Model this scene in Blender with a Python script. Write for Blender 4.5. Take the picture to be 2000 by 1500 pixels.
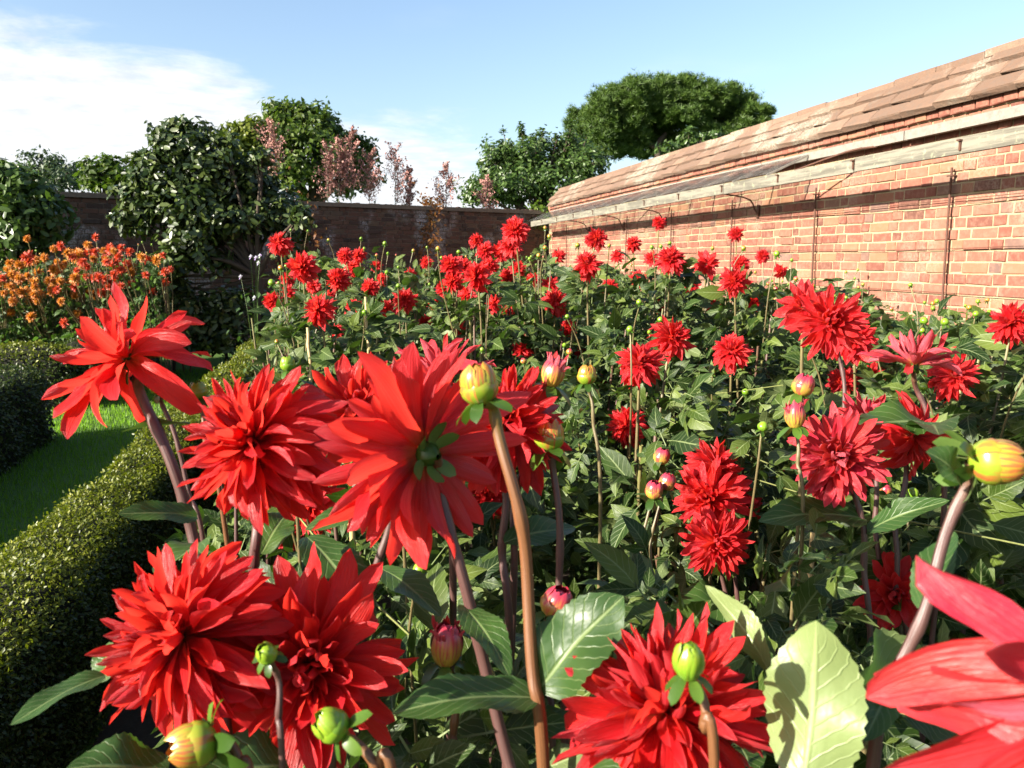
import bpy, math, random
import numpy as np
from mathutils import Vector, Matrix

for o in list(bpy.data.objects):
    bpy.data.objects.remove(o, do_unlink=True)
scene = bpy.context.scene
COL = scene.collection
rad = math.radians

# ------------------------------------------------------------------ camera
CAM_H, YAW, PITCH, FPX = 1.45, rad(11.9), rad(8.96), 1555.0
cam_data = bpy.data.cameras.new('camera')
cam_data.sensor_width = 36.0
cam_data.lens = 36.0 * FPX / 2000.0
cam_data.clip_start, cam_data.clip_end = 0.03, 2000.0
cam_data.dof.use_dof = True
cam_data.dof.focus_distance = 1.9
cam_data.dof.aperture_fstop = 12.0
cam = bpy.data.objects.new('camera', cam_data)
COL.objects.link(cam)
cam.location = (0, 0, CAM_H)
cam.rotation_euler = (math.pi / 2 - PITCH, 0, -YAW)
scene.camera = cam
CAM = Vector((0, 0, CAM_H))
FW = Vector((math.sin(YAW) * math.cos(PITCH), math.cos(YAW) * math.cos(PITCH), -math.sin(PITCH)))
RT = Vector((math.cos(YAW), -math.sin(YAW), 0))
UP = RT.cross(FW)


def P(px, py, d):
    """a place seen at (px, py) of the 2000 x 1500 photograph, d metres along the view axis"""
    px, py, d = float(px), float(py), float(d)
    return CAM + d * (FW + (px - 1000) / FPX * RT - (py - 750) / FPX * UP)


def cdir(r, u, b):
    """a direction: r to the right, u up, b towards the photographer"""
    return (RT * r + UP * u - FW * b).normalized()


def project(p):
    v = Vector(p) - CAM
    d = v.dot(FW)
    return 1000 + FPX * v.dot(RT) / d, 750 - FPX * v.dot(UP) / d, d


# ------------------------------------------------------------------ light
SUN_AZ, SUN_EL = rad(72.0), rad(22.5)          # the light travels towards this bearing
travel = Vector((math.sin(SUN_AZ) * math.cos(SUN_EL), math.cos(SUN_AZ) * math.cos(SUN_EL), -math.sin(SUN_EL)))
SUN = -travel
sun_data = bpy.data.lights.new('sun', 'SUN')
sun_data.energy = 5.0
sun_data.angle = rad(0.53)
sun_data.color = (1.0, 0.93, 0.80)
sun = bpy.data.objects.new('sun', sun_data)
COL.objects.link(sun)
sun.rotation_euler = travel.to_track_quat('-Z', 'Y').to_euler()

world = bpy.data.worlds.new('World')
scene.world = world
world.use_nodes = True
nt = world.node_tree
nt.nodes.clear()


def node(nt, kind, **kw):
    n = nt.nodes.new(kind)
    for k, v in kw.items():
        if k.startswith('in_'):
            key = k[3:]
            n.inputs[int(key) if key.isdigit() else key].default_value = v
        else:
            setattr(n, k, v)
    return n


def math_node(nt, op, a, b=None, c=None, clamp=False):
    n = nt.nodes.new('ShaderNodeMath')
    n.operation = op
    n.use_clamp = clamp
    for i, x in enumerate((a, b, c)):
        if x is None:
            continue
        if isinstance(x, (int, float)):
            n.inputs[i].default_value = x
        else:
            nt.links.new(x, n.inputs[i])
    return n.outputs[0]


def mix_col(nt, fac, a, b, blend='MIX'):
    n = nt.nodes.new('ShaderNodeMix')
    n.data_type = 'RGBA'
    n.blend_type = blend
    for sock, x in ((n.inputs[0], fac), (n.inputs[6], a), (n.inputs[7], b)):
        if isinstance(x, (int, float)):
            sock.default_value = x
        elif isinstance(x, tuple):
            sock.default_value = (*x, 1) if len(x) == 3 else x
        else:
            nt.links.new(x, sock)
    return n.outputs[2]


def smooth(nt, x, lo, hi):
    n = nt.nodes.new('ShaderNodeMapRange')
    n.interpolation_type = 'SMOOTHSTEP'
    nt.links.new(x, n.inputs[0])
    n.inputs[1].default_value, n.inputs[2].default_value = lo, hi
    return n.outputs[0]


SKY_STRENGTH = 0.074
sky = node(nt, 'ShaderNodeTexSky', sky_type='NISHITA', sun_disc=False)
sky.sun_elevation = SUN_EL
sky.sun_rotation = math.atan2(SUN.x, SUN.y) % (2 * math.pi)
sky.altitude = 50
sky.air_density, sky.dust_density, sky.ozone_density = 1.0, 2.2, 1.6
tc = node(nt, 'ShaderNodeTexCoord')
# a bank of thin cloud lying low on one side of the sky
d1, d2 = (P(-60, 20, 1) - CAM).normalized(), (P(770, 268, 1) - CAM).normalized()
bank = d1.cross(d2).normalized()
if bank.dot((P(100, 320, 1) - CAM)) < 0:
    bank = -bank
dot = node(nt, 'ShaderNodeVectorMath', operation='DOT_PRODUCT')
nt.links.new(tc.outputs['Generated'], dot.inputs[0])
dot.inputs[1].default_value = bank
sep = node(nt, 'ShaderNodeSeparateXYZ')
nt.links.new(tc.outputs['Generated'], sep.inputs[0])
den = math_node(nt, 'ADD', math_node(nt, 'MAXIMUM', sep.outputs[2], 0.0), 0.10)
cmb = node(nt, 'ShaderNodeCombineXYZ')
nt.links.new(math_node(nt, 'DIVIDE', sep.outputs[0], den), cmb.inputs[0])
nt.links.new(math_node(nt, 'DIVIDE', sep.outputs[1], den), cmb.inputs[1])
n1 = node(nt, 'ShaderNodeTexNoise', in_Scale=1.6, in_Detail=9.0, in_Roughness=0.62, in_Distortion=0.4)
n2 = node(nt, 'ShaderNodeTexNoise', in_Scale=5.0, in_Detail=7.0, in_Roughness=0.6)
n3 = node(nt, 'ShaderNodeTexNoise', in_Scale=1.1, in_Detail=4.0)
for n in (n1, n2, n3):
    nt.links.new(cmb.outputs[0], n.inputs['Vector'])
edge = math_node(nt, 'MULTIPLY_ADD', math_node(nt, 'SUBTRACT', n1.outputs[0], 0.5), 0.20, dot.outputs['Value'])
mask = smooth(nt, edge, -0.035, 0.035)
ripple = math_node(nt, 'MULTIPLY_ADD', n2.outputs[0], 0.3, 0.86, clamp=True)
mask = math_node(nt, 'MULTIPLY', mask, ripple)
wisp = math_node(nt, 'MULTIPLY', smooth(nt, n3.outputs[0], 0.55, 0.8), 0.12)
mask = math_node(nt, 'MAXIMUM', mask, wisp)
shade = smooth(nt, n2.outputs[0], 0.3, 0.66)
cloud = mix_col(nt, shade, (3.2, 3.35, 3.6), (4.2, 4.3, 4.4))
skycol = mix_col(nt, 1.0, sky.outputs[0], (1.0, 1.0, 1.0), 'MULTIPLY')
out = mix_col(nt, mask, skycol, cloud)
bg = node(nt, 'ShaderNodeBackground', in_Strength=SKY_STRENGTH)
nt.links.new(out, bg.inputs['Color'])
wo = node(nt, 'ShaderNodeOutputWorld')
nt.links.new(bg.outputs[0], wo.inputs[0])

vs = scene.view_settings
vs.view_transform = 'Standard'
vs.look = 'None'
vs.gamma = 1.0
vs.use_curve_mapping = False
vs.exposure = 1.95
scene.cycles.use_denoising = True
scene.cycles.max_bounces = 7
scene.cycles.diffuse_bounces = 2
scene.cycles.transparent_max_bounces = 12
scene.cycles.sample_clamp_indirect = 6.0

# ------------------------------------------------------------------ helpers


def link(o):
    COL.objects.link(o)
    return o


def mesh_np(name, V, F, mat, uv=None, smooth_shade=True):
    me = bpy.data.meshes.new(name)
    V = np.ascontiguousarray(V, np.float32)
    F = np.ascontiguousarray(F, np.int32)
    n, k = F.shape
    me.vertices.add(len(V))
    me.vertices.foreach_set('co', V.ravel())
    me.loops.add(n * k)
    me.loops.foreach_set('vertex_index', F.ravel())
    me.polygons.add(n)
    me.polygons.foreach_set('loop_start', np.arange(0, n * k, k, dtype=np.int32))
    me.polygons.foreach_set('use_smooth', np.full(n, smooth_shade))
    if uv is not None:
        lay = me.uv_layers.new(name='UVMap')
        lay.data.foreach_set('uv', np.ascontiguousarray(uv, np.float32)[F.ravel()].ravel())
    me.update(calc_edges=True)
    me.validate()
    me.materials.append(mat)
    return me


class Tm:
    """a little mesh: vertices, quads, uv"""

    def __init__(s, V, F, U):
        s.V, s.F, s.U = np.asarray(V, float), np.asarray(F, int), np.asarray(U, float)

    def moved(s, R=None, t=(0, 0, 0), k=1.0):
        V = s.V * k
        if R is not None:
            V = V @ np.asarray(R).T
        return Tm(V + np.asarray(t), s.F, s.U)

    def mesh(s, name, mat, sm=True):
        return mesh_np(name, s.V, s.F, mat, s.U, sm)


def join(ts):
    V, F, U, n = [], [], [], 0
    for t in ts:
        V.append(t.V); F.append(t.F + n); U.append(t.U); n += len(t.V)
    return Tm(np.concatenate(V), np.concatenate(F), np.concatenate(U))


def scatter(t, pos, rot, scl):
    """copies of t at pos (m,3) with rotation matrices rot (m,3,3) and sizes scl (m)"""
    m, n = len(pos), len(t.V)
    V = np.einsum('mij,nj->mni', rot, t.V) * np.asarray(scl)[:, None, None] + pos[:, None, :]
    F = t.F[None] + (np.arange(m) * n)[:, None, None]
    return Tm(V.reshape(-1, 3), F.reshape(-1, t.F.shape[1]), np.tile(t.U, (m, 1)))


def unit(a):
    return a / np.maximum(np.linalg.norm(a, axis=-1, keepdims=True), 1e-9)


def frames(x, up, roll=None):
    """rotations whose x axis is x and whose z axis is as near to up as can be"""
    x = unit(np.asarray(x, float))
    up = np.broadcast_to(np.asarray(up, float), x.shape)
    z = up - (up * x).sum(-1, keepdims=True) * x
    z = unit(z + 1e-6)
    y = np.cross(z, x)
    if roll is not None:
        c, s = np.cos(roll)[:, None], np.sin(roll)[:, None]
        y, z = y * c + z * s, z * c - y * s
    return np.stack([x, y, z], -1)


def grid_faces(a, b):
    """quads of an (a+1) x (b+1) grid of vertices, rows of b+1"""
    i, j = np.meshgrid(np.arange(a), np.arange(b), indexing='ij')
    q = i * (b + 1) + j
    return np.stack([q, q + b + 1, q + b + 2, q + 1], -1).reshape(-1, 4)


def spline(pts, n):
    pts = [np.asarray(p, float) for p in pts]
    if len(pts) == 2:
        return np.array([pts[0] + (pts[1] - pts[0]) * i / n for i in range(n + 1)])
    q = [2 * pts[0] - pts[1]] + pts + [2 * pts[-1] - pts[-2]]
    out = []
    m = len(pts) - 1
    for i in range(n + 1):
        t = min(i / n * m, m - 1e-6)
        k = int(t); t -= k
        a, b, c, d = q[k:k + 4]
        out.append(.5 * (2 * b + (c - a) * t + (2 * a - 5 * b + 4 * c - d) * t * t + (3 * b - a - 3 * c + d) * t ** 3))
    return np.array(out)


def tube(pts, r0, r1=None, sides=6, n=10, bumps=None):
    c = spline(pts, n)
    if bumps:
        tt = np.linspace(0, 1, n + 1)[:, None]
        c = c + r0 * .55 * np.sin(tt * np.array([17., 23., 0]) + np.array([len(pts) * 1.3, 2.0, 0])) * np.array([1, 1, 0]) * np.sin(tt * math.pi)
    r1 = r0 if r1 is None else r1
    rr = np.linspace(r0, r1, n + 1)
    if bumps:
        for t, k in bumps:
            rr = rr * (1 + k * np.exp(-((np.linspace(0, 1, n + 1) - t) / .018) ** 2))
    tan = unit(np.gradient(c, axis=0))
    ref = np.array([0.31, 0.77, 0.55]) if abs(tan[0] @ np.array([0.31, 0.77, 0.55])) < .9 else np.array([1., 0, 0])
    y = unit(np.cross(tan, ref)); z = np.cross(tan, y)
    a = np.linspace(0, 2 * math.pi, sides + 1)
    V = c[:, None] + rr[:, None, None] * (np.cos(a)[None, :, None] * y[:, None] + np.sin(a)[None, :, None] * z[:, None])
    u = np.stack(np.meshgrid(np.linspace(0, 1, n + 1), np.linspace(0, 1, sides + 1), indexing='ij'), -1)[..., ::-1]
    return Tm(V.reshape(-1, 3), grid_faces(n, sides)[:, ::-1], u.reshape(-1, 2))


def box(c, s, R=None):
    c = np.asarray(c, float); h = np.asarray(s, float) / 2
    V = np.array([[x, y, z] for x in (-1, 1) for y in (-1, 1) for z in (-1, 1)], float) * h
    F = np.array([[0, 1, 3, 2], [4, 6, 7, 5], [0, 4, 5, 1], [2, 3, 7, 6], [0, 2, 6, 4], [1, 5, 7, 3]])
    if R is not None:
        V = V @ np.asarray(R).T
    return Tm(V + c, F, V[:, :2])


def thing(name, loc, label, cat, group=None):
    o = link(bpy.data.objects.new(name, None))
    o.empty_display_size = 0.1
    o.location = loc
    o['label'], o['category'] = label, cat
    if group:
        o['group'] = group
    return o


def part(name, me, parent, M=None, kind=None):
    """a mesh in world places, hung under parent (an unrotated Empty) or, with M, at that local matrix"""
    o = link(bpy.data.objects.new(name, me))
    o.parent = parent
    if M is None:
        o.location = -Vector(parent.location)
    else:
        o.matrix_basis = M
    if kind:
        o['kind'] = kind
    return o


def m4(R, t, k=1.0):
    R = np.asarray(R) * k
    return Matrix(((*R[0], t[0]), (*R[1], t[1]), (*R[2], t[2]), (0, 0, 0, 1)))


# ------------------------------------------------------------------ materials


def material(name):
    m = bpy.data.materials.new(name)
    m.use_nodes = True
    t = m.node_tree
    t.nodes.clear()
    o = t.nodes.new('ShaderNodeOutputMaterial')
    b = t.nodes.new('ShaderNodeBsdfPrincipled')
    t.links.new(b.outputs[0], o.inputs[0])
    return m, t, b, o


def rnd(t):
    """a number in 0..1 that differs from object to object and from loose piece to loose piece"""
    a = t.nodes.new('ShaderNodeObjectInfo').outputs['Random']
    b = t.nodes.new('ShaderNodeNewGeometry').outputs['Random Per Island']
    return math_node(t, 'FRACT', math_node(t, 'ADD', a, math_node(t, 'MULTIPLY', b, 7.31)))


def ramp(t, x, stops):
    r = t.nodes.new('ShaderNodeValToRGB')
    e = r.color_ramp.elements
    while len(e) < len(stops):
        e.new(0.5)
    for i, (p, c) in enumerate(stops):
        e[i].position = p
        e[i].color = (*c, 1)
    t.links.new(x, r.inputs[0])
    return r.outputs[0]


def noise(t, scale, detail=4, rough=.55, coord='Object', vec=None):
    n = node(t, 'ShaderNodeTexNoise', in_Scale=scale, in_Detail=detail, in_Roughness=rough)
    if vec is None:
        vec = t.nodes.new('ShaderNodeTexCoord').outputs[coord]
    t.links.new(vec, n.inputs['Vector'])
    return n.outputs[0]


def world_pos(t):
    return t.nodes.new('ShaderNodeNewGeometry').outputs['Position']


def bump(t, b, h, strength, dist=.01):
    n = node(t, 'ShaderNodeBump', in_Strength=strength, in_Distance=dist)
    t.links.new(h, n.inputs['Height'])
    for bb in (b if isinstance(b, (list, tuple)) else [b]):
        t.links.new(n.outputs[0], bb.inputs['Normal'])


def translucent(t, b, o, col, fac):
    tr = t.nodes.new('ShaderNodeBsdfTranslucent')
    if isinstance(col, tuple):
        tr.inputs[0].default_value = (*col, 1)
    else:
        t.links.new(col, tr.inputs[0])
    mx = t.nodes.new('ShaderNodeMixShader')
    mx.inputs[0].default_value = fac
    t.links.new(b.outputs[0], mx.inputs[1])
    t.links.new(tr.outputs[0], mx.inputs[2])
    t.links.new(mx.outputs[0], o.inputs[0])
    return tr


def leaf_mat(name, lo, mid, hi, under, rough=.45, spec=.3, trans=.3, tcol=None, veins=7, vein_k=.5, coat=0.0):
    lo, mid, hi, under = (tuple(c * .82 for c in q) for q in (lo, mid, hi, under))
    m, t, b, o = material(name)
    uv = t.nodes.new('ShaderNodeTexCoord').outputs['UV']
    s = t.nodes.new('ShaderNodeSeparateXYZ'); t.links.new(uv, s.inputs[0])
    a = math_node(t, 'ABSOLUTE', math_node(t, 'MULTIPLY_ADD', s.outputs[0], 2.0, -1.0))
    col = ramp(t, rnd(t), [(0, lo), (.5, mid), (1, hi)])
    blotch = noise(t, 9, 3, vec=world_pos(t))
    col = mix_col(t, math_node(t, 'MULTIPLY', smooth(t, blotch, .35, .7), .35), col, tuple(c * .55 for c in lo))
    back = t.nodes.new('ShaderNodeNewGeometry').outputs['Backfacing']
    col = mix_col(t, back, col, mix_col(t, .35, under, col))
    if veins:
        ph = math_node(t, 'FRACT', math_node(t, 'MULTIPLY', math_node(t, 'MULTIPLY_ADD', a, -.28, s.outputs[1]), veins))
        v = math_node(t, 'ABSOLUTE', math_node(t, 'SUBTRACT', ph, .5))
        vein = smooth(t, v, .40, .5)
        rib = math_node(t, 'SUBTRACT', 1.0, smooth(t, a, .02, .10))
        vein = math_node(t, 'MAXIMUM', math_node(t, 'MULTIPLY', vein, .55), rib)
        col = mix_col(t, math_node(t, 'MULTIPLY', vein, vein_k), col, tuple(min(1, c * 1.6 + .03) for c in under))
        h = math_node(t, 'SUBTRACT', math_node(t, 'MULTIPLY', noise(t, 6, 2, coord='UV'), .6), vein)
        bump(t, b, h, .35, .004)
    t.links.new(col, b.inputs['Base Color'])
    b.inputs['Roughness'].default_value = rough
    b.inputs['Specular IOR Level'].default_value = spec
    b.inputs['Coat Weight'].default_value = coat
    b.inputs['Coat Roughness'].default_value = .25
    translucent(t, b, o, tcol or (mid[0] * 2.2, mid[1] * 2.4, mid[2] * 1.2), trans)
    return m


M_LEAF = leaf_mat('dahlia_leaf', (.010, .025, .004), (.028, .058, .007), (.115, .155, .026), (.16, .20, .075), rough=.46, spec=.25, trans=.22)
M_BIGLEAF = leaf_mat('dahlia_big_leaf', (.028, .068, .015), (.040, .090, .018), (.056, .112, .022), (.27, .33, .13), rough=.4, spec=.35, veins=9, vein_k=.28, trans=.25)
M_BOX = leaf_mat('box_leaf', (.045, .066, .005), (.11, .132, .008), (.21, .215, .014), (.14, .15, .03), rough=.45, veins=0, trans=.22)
M_BOXSHADE = leaf_mat('box_leaf_shade', (.022, .040, .010), (.040, .062, .012), (.085, .10, .02), (.06, .08, .03), rough=.4, veins=0, trans=.2)  # darker copy of the box leaf, with shade put into its colour
M_GLOSSY = leaf_mat('glossy_leaf', (.014, .030, .007), (.036, .062, .011), (.095, .125, .026), (.09, .12, .045), rough=.38, spec=.4, veins=0, trans=.12)
M_TREE = leaf_mat('tree_leaf', (.035, .065, .008), (.06, .10, .012), (.11, .15, .018), (.10, .14, .05), veins=0, trans=.25)
M_TREEYEL = leaf_mat('tree_leaf_yellowish', (.06, .085, .008), (.10, .13, .012), (.16, .18, .018), (.13, .16, .05), veins=0, trans=.25)
M_TREEFAR = leaf_mat('tree_leaf_far', (.035, .06, .025), (.05, .08, .035), (.075, .105, .05), (.08, .11, .06), veins=0, trans=.15)
M_LAUREL = leaf_mat('laurel_leaf', (.03, .06, .014), (.055, .10, .02), (.10, .16, .04), (.16, .21, .10), rough=.36, veins=0, trans=.22)
M_NEEDLE = leaf_mat('pine_needle', (.032, .070, .010), (.062, .115, .014), (.105, .165, .024), (.05, .09, .02), rough=.55, veins=0, trans=.1)
M_ORLEAF = leaf_mat('orange_dahlia_leaf', (.02, .05, .012), (.045, .095, .018), (.10, .16, .03), (.17, .24, .1), veins=5)
M_GRASS = leaf_mat('grass_blade', (.07, .15, .012), (.12, .23, .018), (.17, .28, .025), (.12, .22, .03), rough=.5, veins=0, trans=.4)
M_DRY = leaf_mat('dry_leaf', (.14, .055, .02), (.22, .09, .03), (.12, .08, .03), (.2, .1, .05), veins=0, trans=.3)
M_CLIMB = leaf_mat('climber_leaf', (.07, .12, .015), (.11, .17, .02), (.17, .22, .03), (.14, .2, .06), veins=0, trans=.35)


def petal_mat(name, front, back, base, tcol, stripes=.35, trans=.34):
    front, back, base, tcol = (tuple(c * .9 for c in q) for q in (front, back, base, tcol))
    m, t, b, o = material(name)
    uv = t.nodes.new('ShaderNodeTexCoord').outputs['UV']
    s = t.nodes.new('ShaderNodeSeparateXYZ'); t.links.new(uv, s.inputs[0])
    r = rnd(t)
    f = mix_col(t, r, (front[0] * .82, front[1] * .6, front[2] * 1.25), (front[0] * 1.12, front[1] * 1.9, front[2] * .95))
    mott = smooth(t, noise(t, 2.2, 4, .6, vec=uv), .35, .7)
    f = mix_col(t, math_node(t, 'MULTIPLY', mott, .45), f, (front[0] * .62, front[1] * .5, front[2] * 1.1))
    stretch = t.nodes.new('ShaderNodeMapping')
    stretch.inputs['Scale'].default_value = (16, .8, 1)
    t.links.new(uv, stretch.inputs[0])
    st = noise(t, 1.0, 3, vec=stretch.outputs[0])
    line = smooth(t, st, .5, .68)
    bk = mix_col(t, math_node(t, 'MULTIPLY', line, stripes), back, tuple(min(1, c * 1.25 + .10) for c in back))
    f = mix_col(t, math_node(t, 'MULTIPLY', line, .25), f, tuple(c * .6 for c in front))
    bf = t.nodes.new('ShaderNodeNewGeometry').outputs['Backfacing']
    col = mix_col(t, bf, f, bk)
    col = mix_col(t, math_node(t, 'MULTIPLY', math_node(t, 'SUBTRACT', 1.0, smooth(t, s.outputs[1], .02, .22)), .75), col, base)
    tip = math_node(t, 'MULTIPLY', smooth(t, s.outputs[1], .72, 1.0), .30)
    col = mix_col(t, tip, col, (min(1, front[0] * 1.25), front[1] * 1.5 + .035, front[2] * 1.5 + .045))
    t.links.new(col, b.inputs['Base Color'])
    b.inputs['Roughness'].default_value = .40
    b.inputs['Specular IOR Level'].default_value = .45
    b.inputs['Sheen Weight'].default_value = .06
    b.inputs['Sheen Tint'].default_value = (1, .55, .6, 1)
    bump(t, b, math_node(t, 'ADD', st, math_node(t, 'MULTIPLY', noise(t, 5, 3, coord='UV'), .5)), .8, .004)
    translucent(t, b, o, mix_col(t, .25, tcol, col), trans)
    return m


M_PETAL = petal_mat('dahlia_petal_red', (.62, .009, .013), (.58, .028, .038), (.58, .12, .015), (1.0, .055, .030), trans=.48)
M_PETALPINK = petal_mat('dahlia_petal_pinkish_red', (.55, .018, .030), (.58, .085, .115), (.6, .25, .04), (.85, .05, .03), stripes=.8)
M_ORANGE = petal_mat('dahlia_petal_orange', (.58, .165, .014), (.56, .22, .04), (.55, .28, .03), (.70, .26, .02))
M_ORANGERED = petal_mat('dahlia_petal_orange_red', (.55, .045, .010), (.5, .07, .03), (.6, .2, .03), (.7, .08, .02))
M_PALE = petal_mat('pale_petal', (.62, .50, .60), (.6, .5, .6), (.6, .5, .4), (.6, .5, .55))


def stem_mat(name, top, bottom):
    m, t, b, o = material(name)
    uv = t.nodes.new('ShaderNodeTexCoord').outputs['UV']
    s = t.nodes.new('ShaderNodeSeparateXYZ'); t.links.new(uv, s.inputs[0])
    n = noise(t, 3.0, 4, vec=uv)
    k = math_node(t, 'ADD', s.outputs[1], math_node(t, 'MULTIPLY', math_node(t, 'SUBTRACT', n, .5), .4), clamp=True)
    col = mix_col(t, smooth(t, k, .72, 1.0), bottom, top)
    streak = t.nodes.new('ShaderNodeMapping'); streak.inputs['Scale'].default_value = (9, 2.5, 1)
    t.links.new(uv, streak.inputs[0])
    sn = noise(t, 1.6, 4, vec=streak.outputs[0])
    col = mix_col(t, math_node(t, 'MULTIPLY', smooth(t, sn, .4, .7), .5), col, tuple(c * .5 for c in bottom))
    t.links.new(col, b.inputs['Base Color'])
    b.inputs['Roughness'].default_value = .45
    bump(t, b, sn, .3, .003)
    return m


M_STEM = stem_mat('stem_maroon', (.105, .055, .030), (.072, .032, .028))
M_STEMGREEN = stem_mat('stem_green_to_brown', (.16, .15, .02), (.125, .050, .018))
M_STEMPALE = stem_mat('stem_pale', (.15, .14, .045), (.11, .085, .035))
M_CALYX = leaf_mat('calyx_green', (.03, .07, .010), (.055, .115, .013), (.09, .16, .02), (.10, .16, .04), rough=.35, veins=0, trans=.2)


def bud_mat(name, base, tip, streak, k):
    m, t, b, o = material(name)
    uv = t.nodes.new('ShaderNodeTexCoord').outputs['UV']
    s = t.nodes.new('ShaderNodeSeparateXYZ'); t.links.new(uv, s.inputs[0])
    mp = t.nodes.new('ShaderNodeMapping'); mp.inputs['Scale'].default_value = (8, .9, 1)
    t.links.new(uv, mp.inputs[0])
    n = noise(t, 1.0, 3, vec=mp.outputs[0])
    v = math_node(t, 'ADD', s.outputs[1], math_node(t, 'MULTIPLY', math_node(t, 'SUBTRACT', n, .5), .7))
    col = mix_col(t, smooth(t, v, .3, .85), base, tip)
    col = mix_col(t, math_node(t, 'MULTIPLY', smooth(t, n, .48, .58), k), col, streak)
    t.links.new(col, b.inputs['Base Color'])
    b.inputs['Roughness'].default_value = .3
    b.inputs['Subsurface Weight'].default_value = .15
    b.inputs['Subsurface Radius'].default_value = (.01, .01, .004)
    b.inputs['Subsurface Scale'].default_value = .3
    return m


M_BUDG = bud_mat('bud_green', (.10, .20, .012), (.16, .26, .015), (.18, .18, .02), .3)
M_BUDY = bud_mat('bud_yellow_green', (.15, .22, .015), (.32, .20, .025), (.34, .05, .025), .75)
M_BUDP = bud_mat('bud_pink', (.33, .22, .03), (.34, .03, .055), (.30, .02, .04), .8)


def brick_mat(name, stops, dirt, lichen, bump_k=.5, lich_k=1.0):
    stops = [(p, tuple(c * .76 for c in q)) for p, q in stops]
    dirt, lichen = (tuple(c * .82 for c in q) for q in (dirt, lichen))
    m, t, b, o = material(name)
    w = world_pos(t)
    col = ramp(t, rnd(t), stops)
    n = noise(t, 26, 6, .65, vec=w)
    col = mix_col(t, math_node(t, 'MULTIPLY', smooth(t, n, .42, .7), .55), col, dirt)
    n_big = noise(t, 1.3, 4, .6, vec=w)
    n_fine = noise(t, 60, 4, .7, vec=w)
    l = math_node(t, 'MULTIPLY', smooth(t, n_big, .50, .62), smooth(t, n_fine, .40, .58))
    col = mix_col(t, math_node(t, 'MULTIPLY', l, lich_k), col, lichen)
    t.links.new(col, b.inputs['Base Color'])
    b.inputs['Roughness'].default_value = .9
    b.inputs['Specular IOR Level'].default_value = .2
    bump(t, b, math_node(t, 'ADD', n, math_node(t, 'MULTIPLY', n_fine, .5)), bump_k, .006)
    return m


M_BRICK = brick_mat('brick_sunny', [(0, (.13, .058, .043)), (.12, (.20, .070, .050)), (.45, (.25, .092, .063)), (.75, (.28, .112, .076)), (.9, (.30, .145, .080)), (1, (.165, .10, .085))],
                    (.30, .165, .115), (.40, .33, .25), .5, .35)
M_BRICKOLDSHADE = brick_mat('brick_weathered_shade', [(0, (.045, .032, .027)), (.3, (.085, .048, .035)), (.7, (.12, .06, .042)), (1, (.11, .08, .055))],
                       (.06, .05, .042), (.34, .34, .34), .8, .95)  # weathered, and darkened further to paint the shade on the back wall
M_COPING = brick_mat('clay_coping', [(0, (.16, .098, .068)), (.5, (.20, .125, .088)), (1, (.235, .15, .105))], (.13, .10, .08), (.33, .30, .24), 1.0, .9)


def plain(name, col, rough=.8, nscale=12, vary=.5, metal=0.0, bumpk=.3, col2=None, spec=.3):
    col = tuple(c * .82 for c in col)
    col2 = tuple(c * .82 for c in col2) if col2 else None
    m, t, b, o = material(name)
    n = noise(t, nscale, 6, .65, vec=world_pos(t))
    c = mix_col(t, math_node(t, 'MULTIPLY', smooth(t, n, .35, .7), vary), col, col2 or tuple(x * .5 for x in col))
    t.links.new(c, b.inputs['Base Color'])
    b.inputs['Roughness'].default_value = rough
    b.inputs['Metallic'].default_value = metal
    b.inputs['Specular IOR Level'].default_value = spec
    bump(t, b, n, bumpk, .01)
    return m


M_MORTAR = plain('lime_mortar', (.37, .29, .175), .95, 40, .5, col2=(.25, .195, .12), bumpk=.6)
M_MORTAROLDSHADE = plain('old_mortar_shade', (.15, .12, .09), .95, 20, .7, col2=(.10, .08, .06), bumpk=.6)  # old mortar with shade painted into its tone
M_SOIL = plain('soil', (.045, .030, .020), .95, 14, .7, bumpk=1.0)
M_LAWN = plain('lawn', (.060, .125, .012), .9, 30, .6, col2=(.03, .07, .008), bumpk=.8)
M_BARK = plain('bark', (.075, .055, .04), .95, 14, .6, bumpk=1.0)
M_PINEBARK = plain('pine_bark', (.17, .10, .065), .95, 4, .6, bumpk=1.0)
M_IRON = plain('rusty_iron', (.075, .035, .025), .7, 40, .6, col2=(.14, .055, .025), bumpk=.4)
M_CANE = plain('bamboo_cane', (.48, .36, .17), .55, 25, .5, col2=(.33, .22, .1))
M_TWINE = plain('green_twine', (.20, .22, .07), .9, 60, .4)
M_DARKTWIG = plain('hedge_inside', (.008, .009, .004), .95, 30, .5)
M_GREYWOOD = plain('weathered_grey_wood', (.24, .215, .185), .85, 30, .6, col2=(.15, .135, .115), bumpk=.5)
M_PLUME = plain('plume_floret', (.44, .22, .19), .9, 8, .5, col2=(.32, .14, .12), bumpk=0)
M_PALEGREEN = plain('pale_glaucous_stem', (.30, .30, .20), .8, 8, .3)


def rail_mat():
    m, t, b, o = material('flaking_painted_board')
    w = world_pos(t)
    mp = t.nodes.new('ShaderNodeMapping'); mp.inputs['Scale'].default_value = (6, .8, 14)
    t.links.new(w, mp.inputs[0])
    n = noise(t, 2.2, 7, .7, vec=mp.outputs[0])
    n2 = noise(t, 18, 5, .7, vec=w)
    col = mix_col(t, smooth(t, n, .40, .60), (.165, .152, .118), (.085, .078, .06))
    col = mix_col(t, math_node(t, 'MULTIPLY', smooth(t, n2, .55, .68), .6), col, (.28, .29, .18))
    t.links.new(col, b.inputs['Base Color'])
    b.inputs['Roughness'].default_value = .85
    bump(t, b, n, .5, .006)
    return m


M_RAIL = rail_mat()


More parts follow.
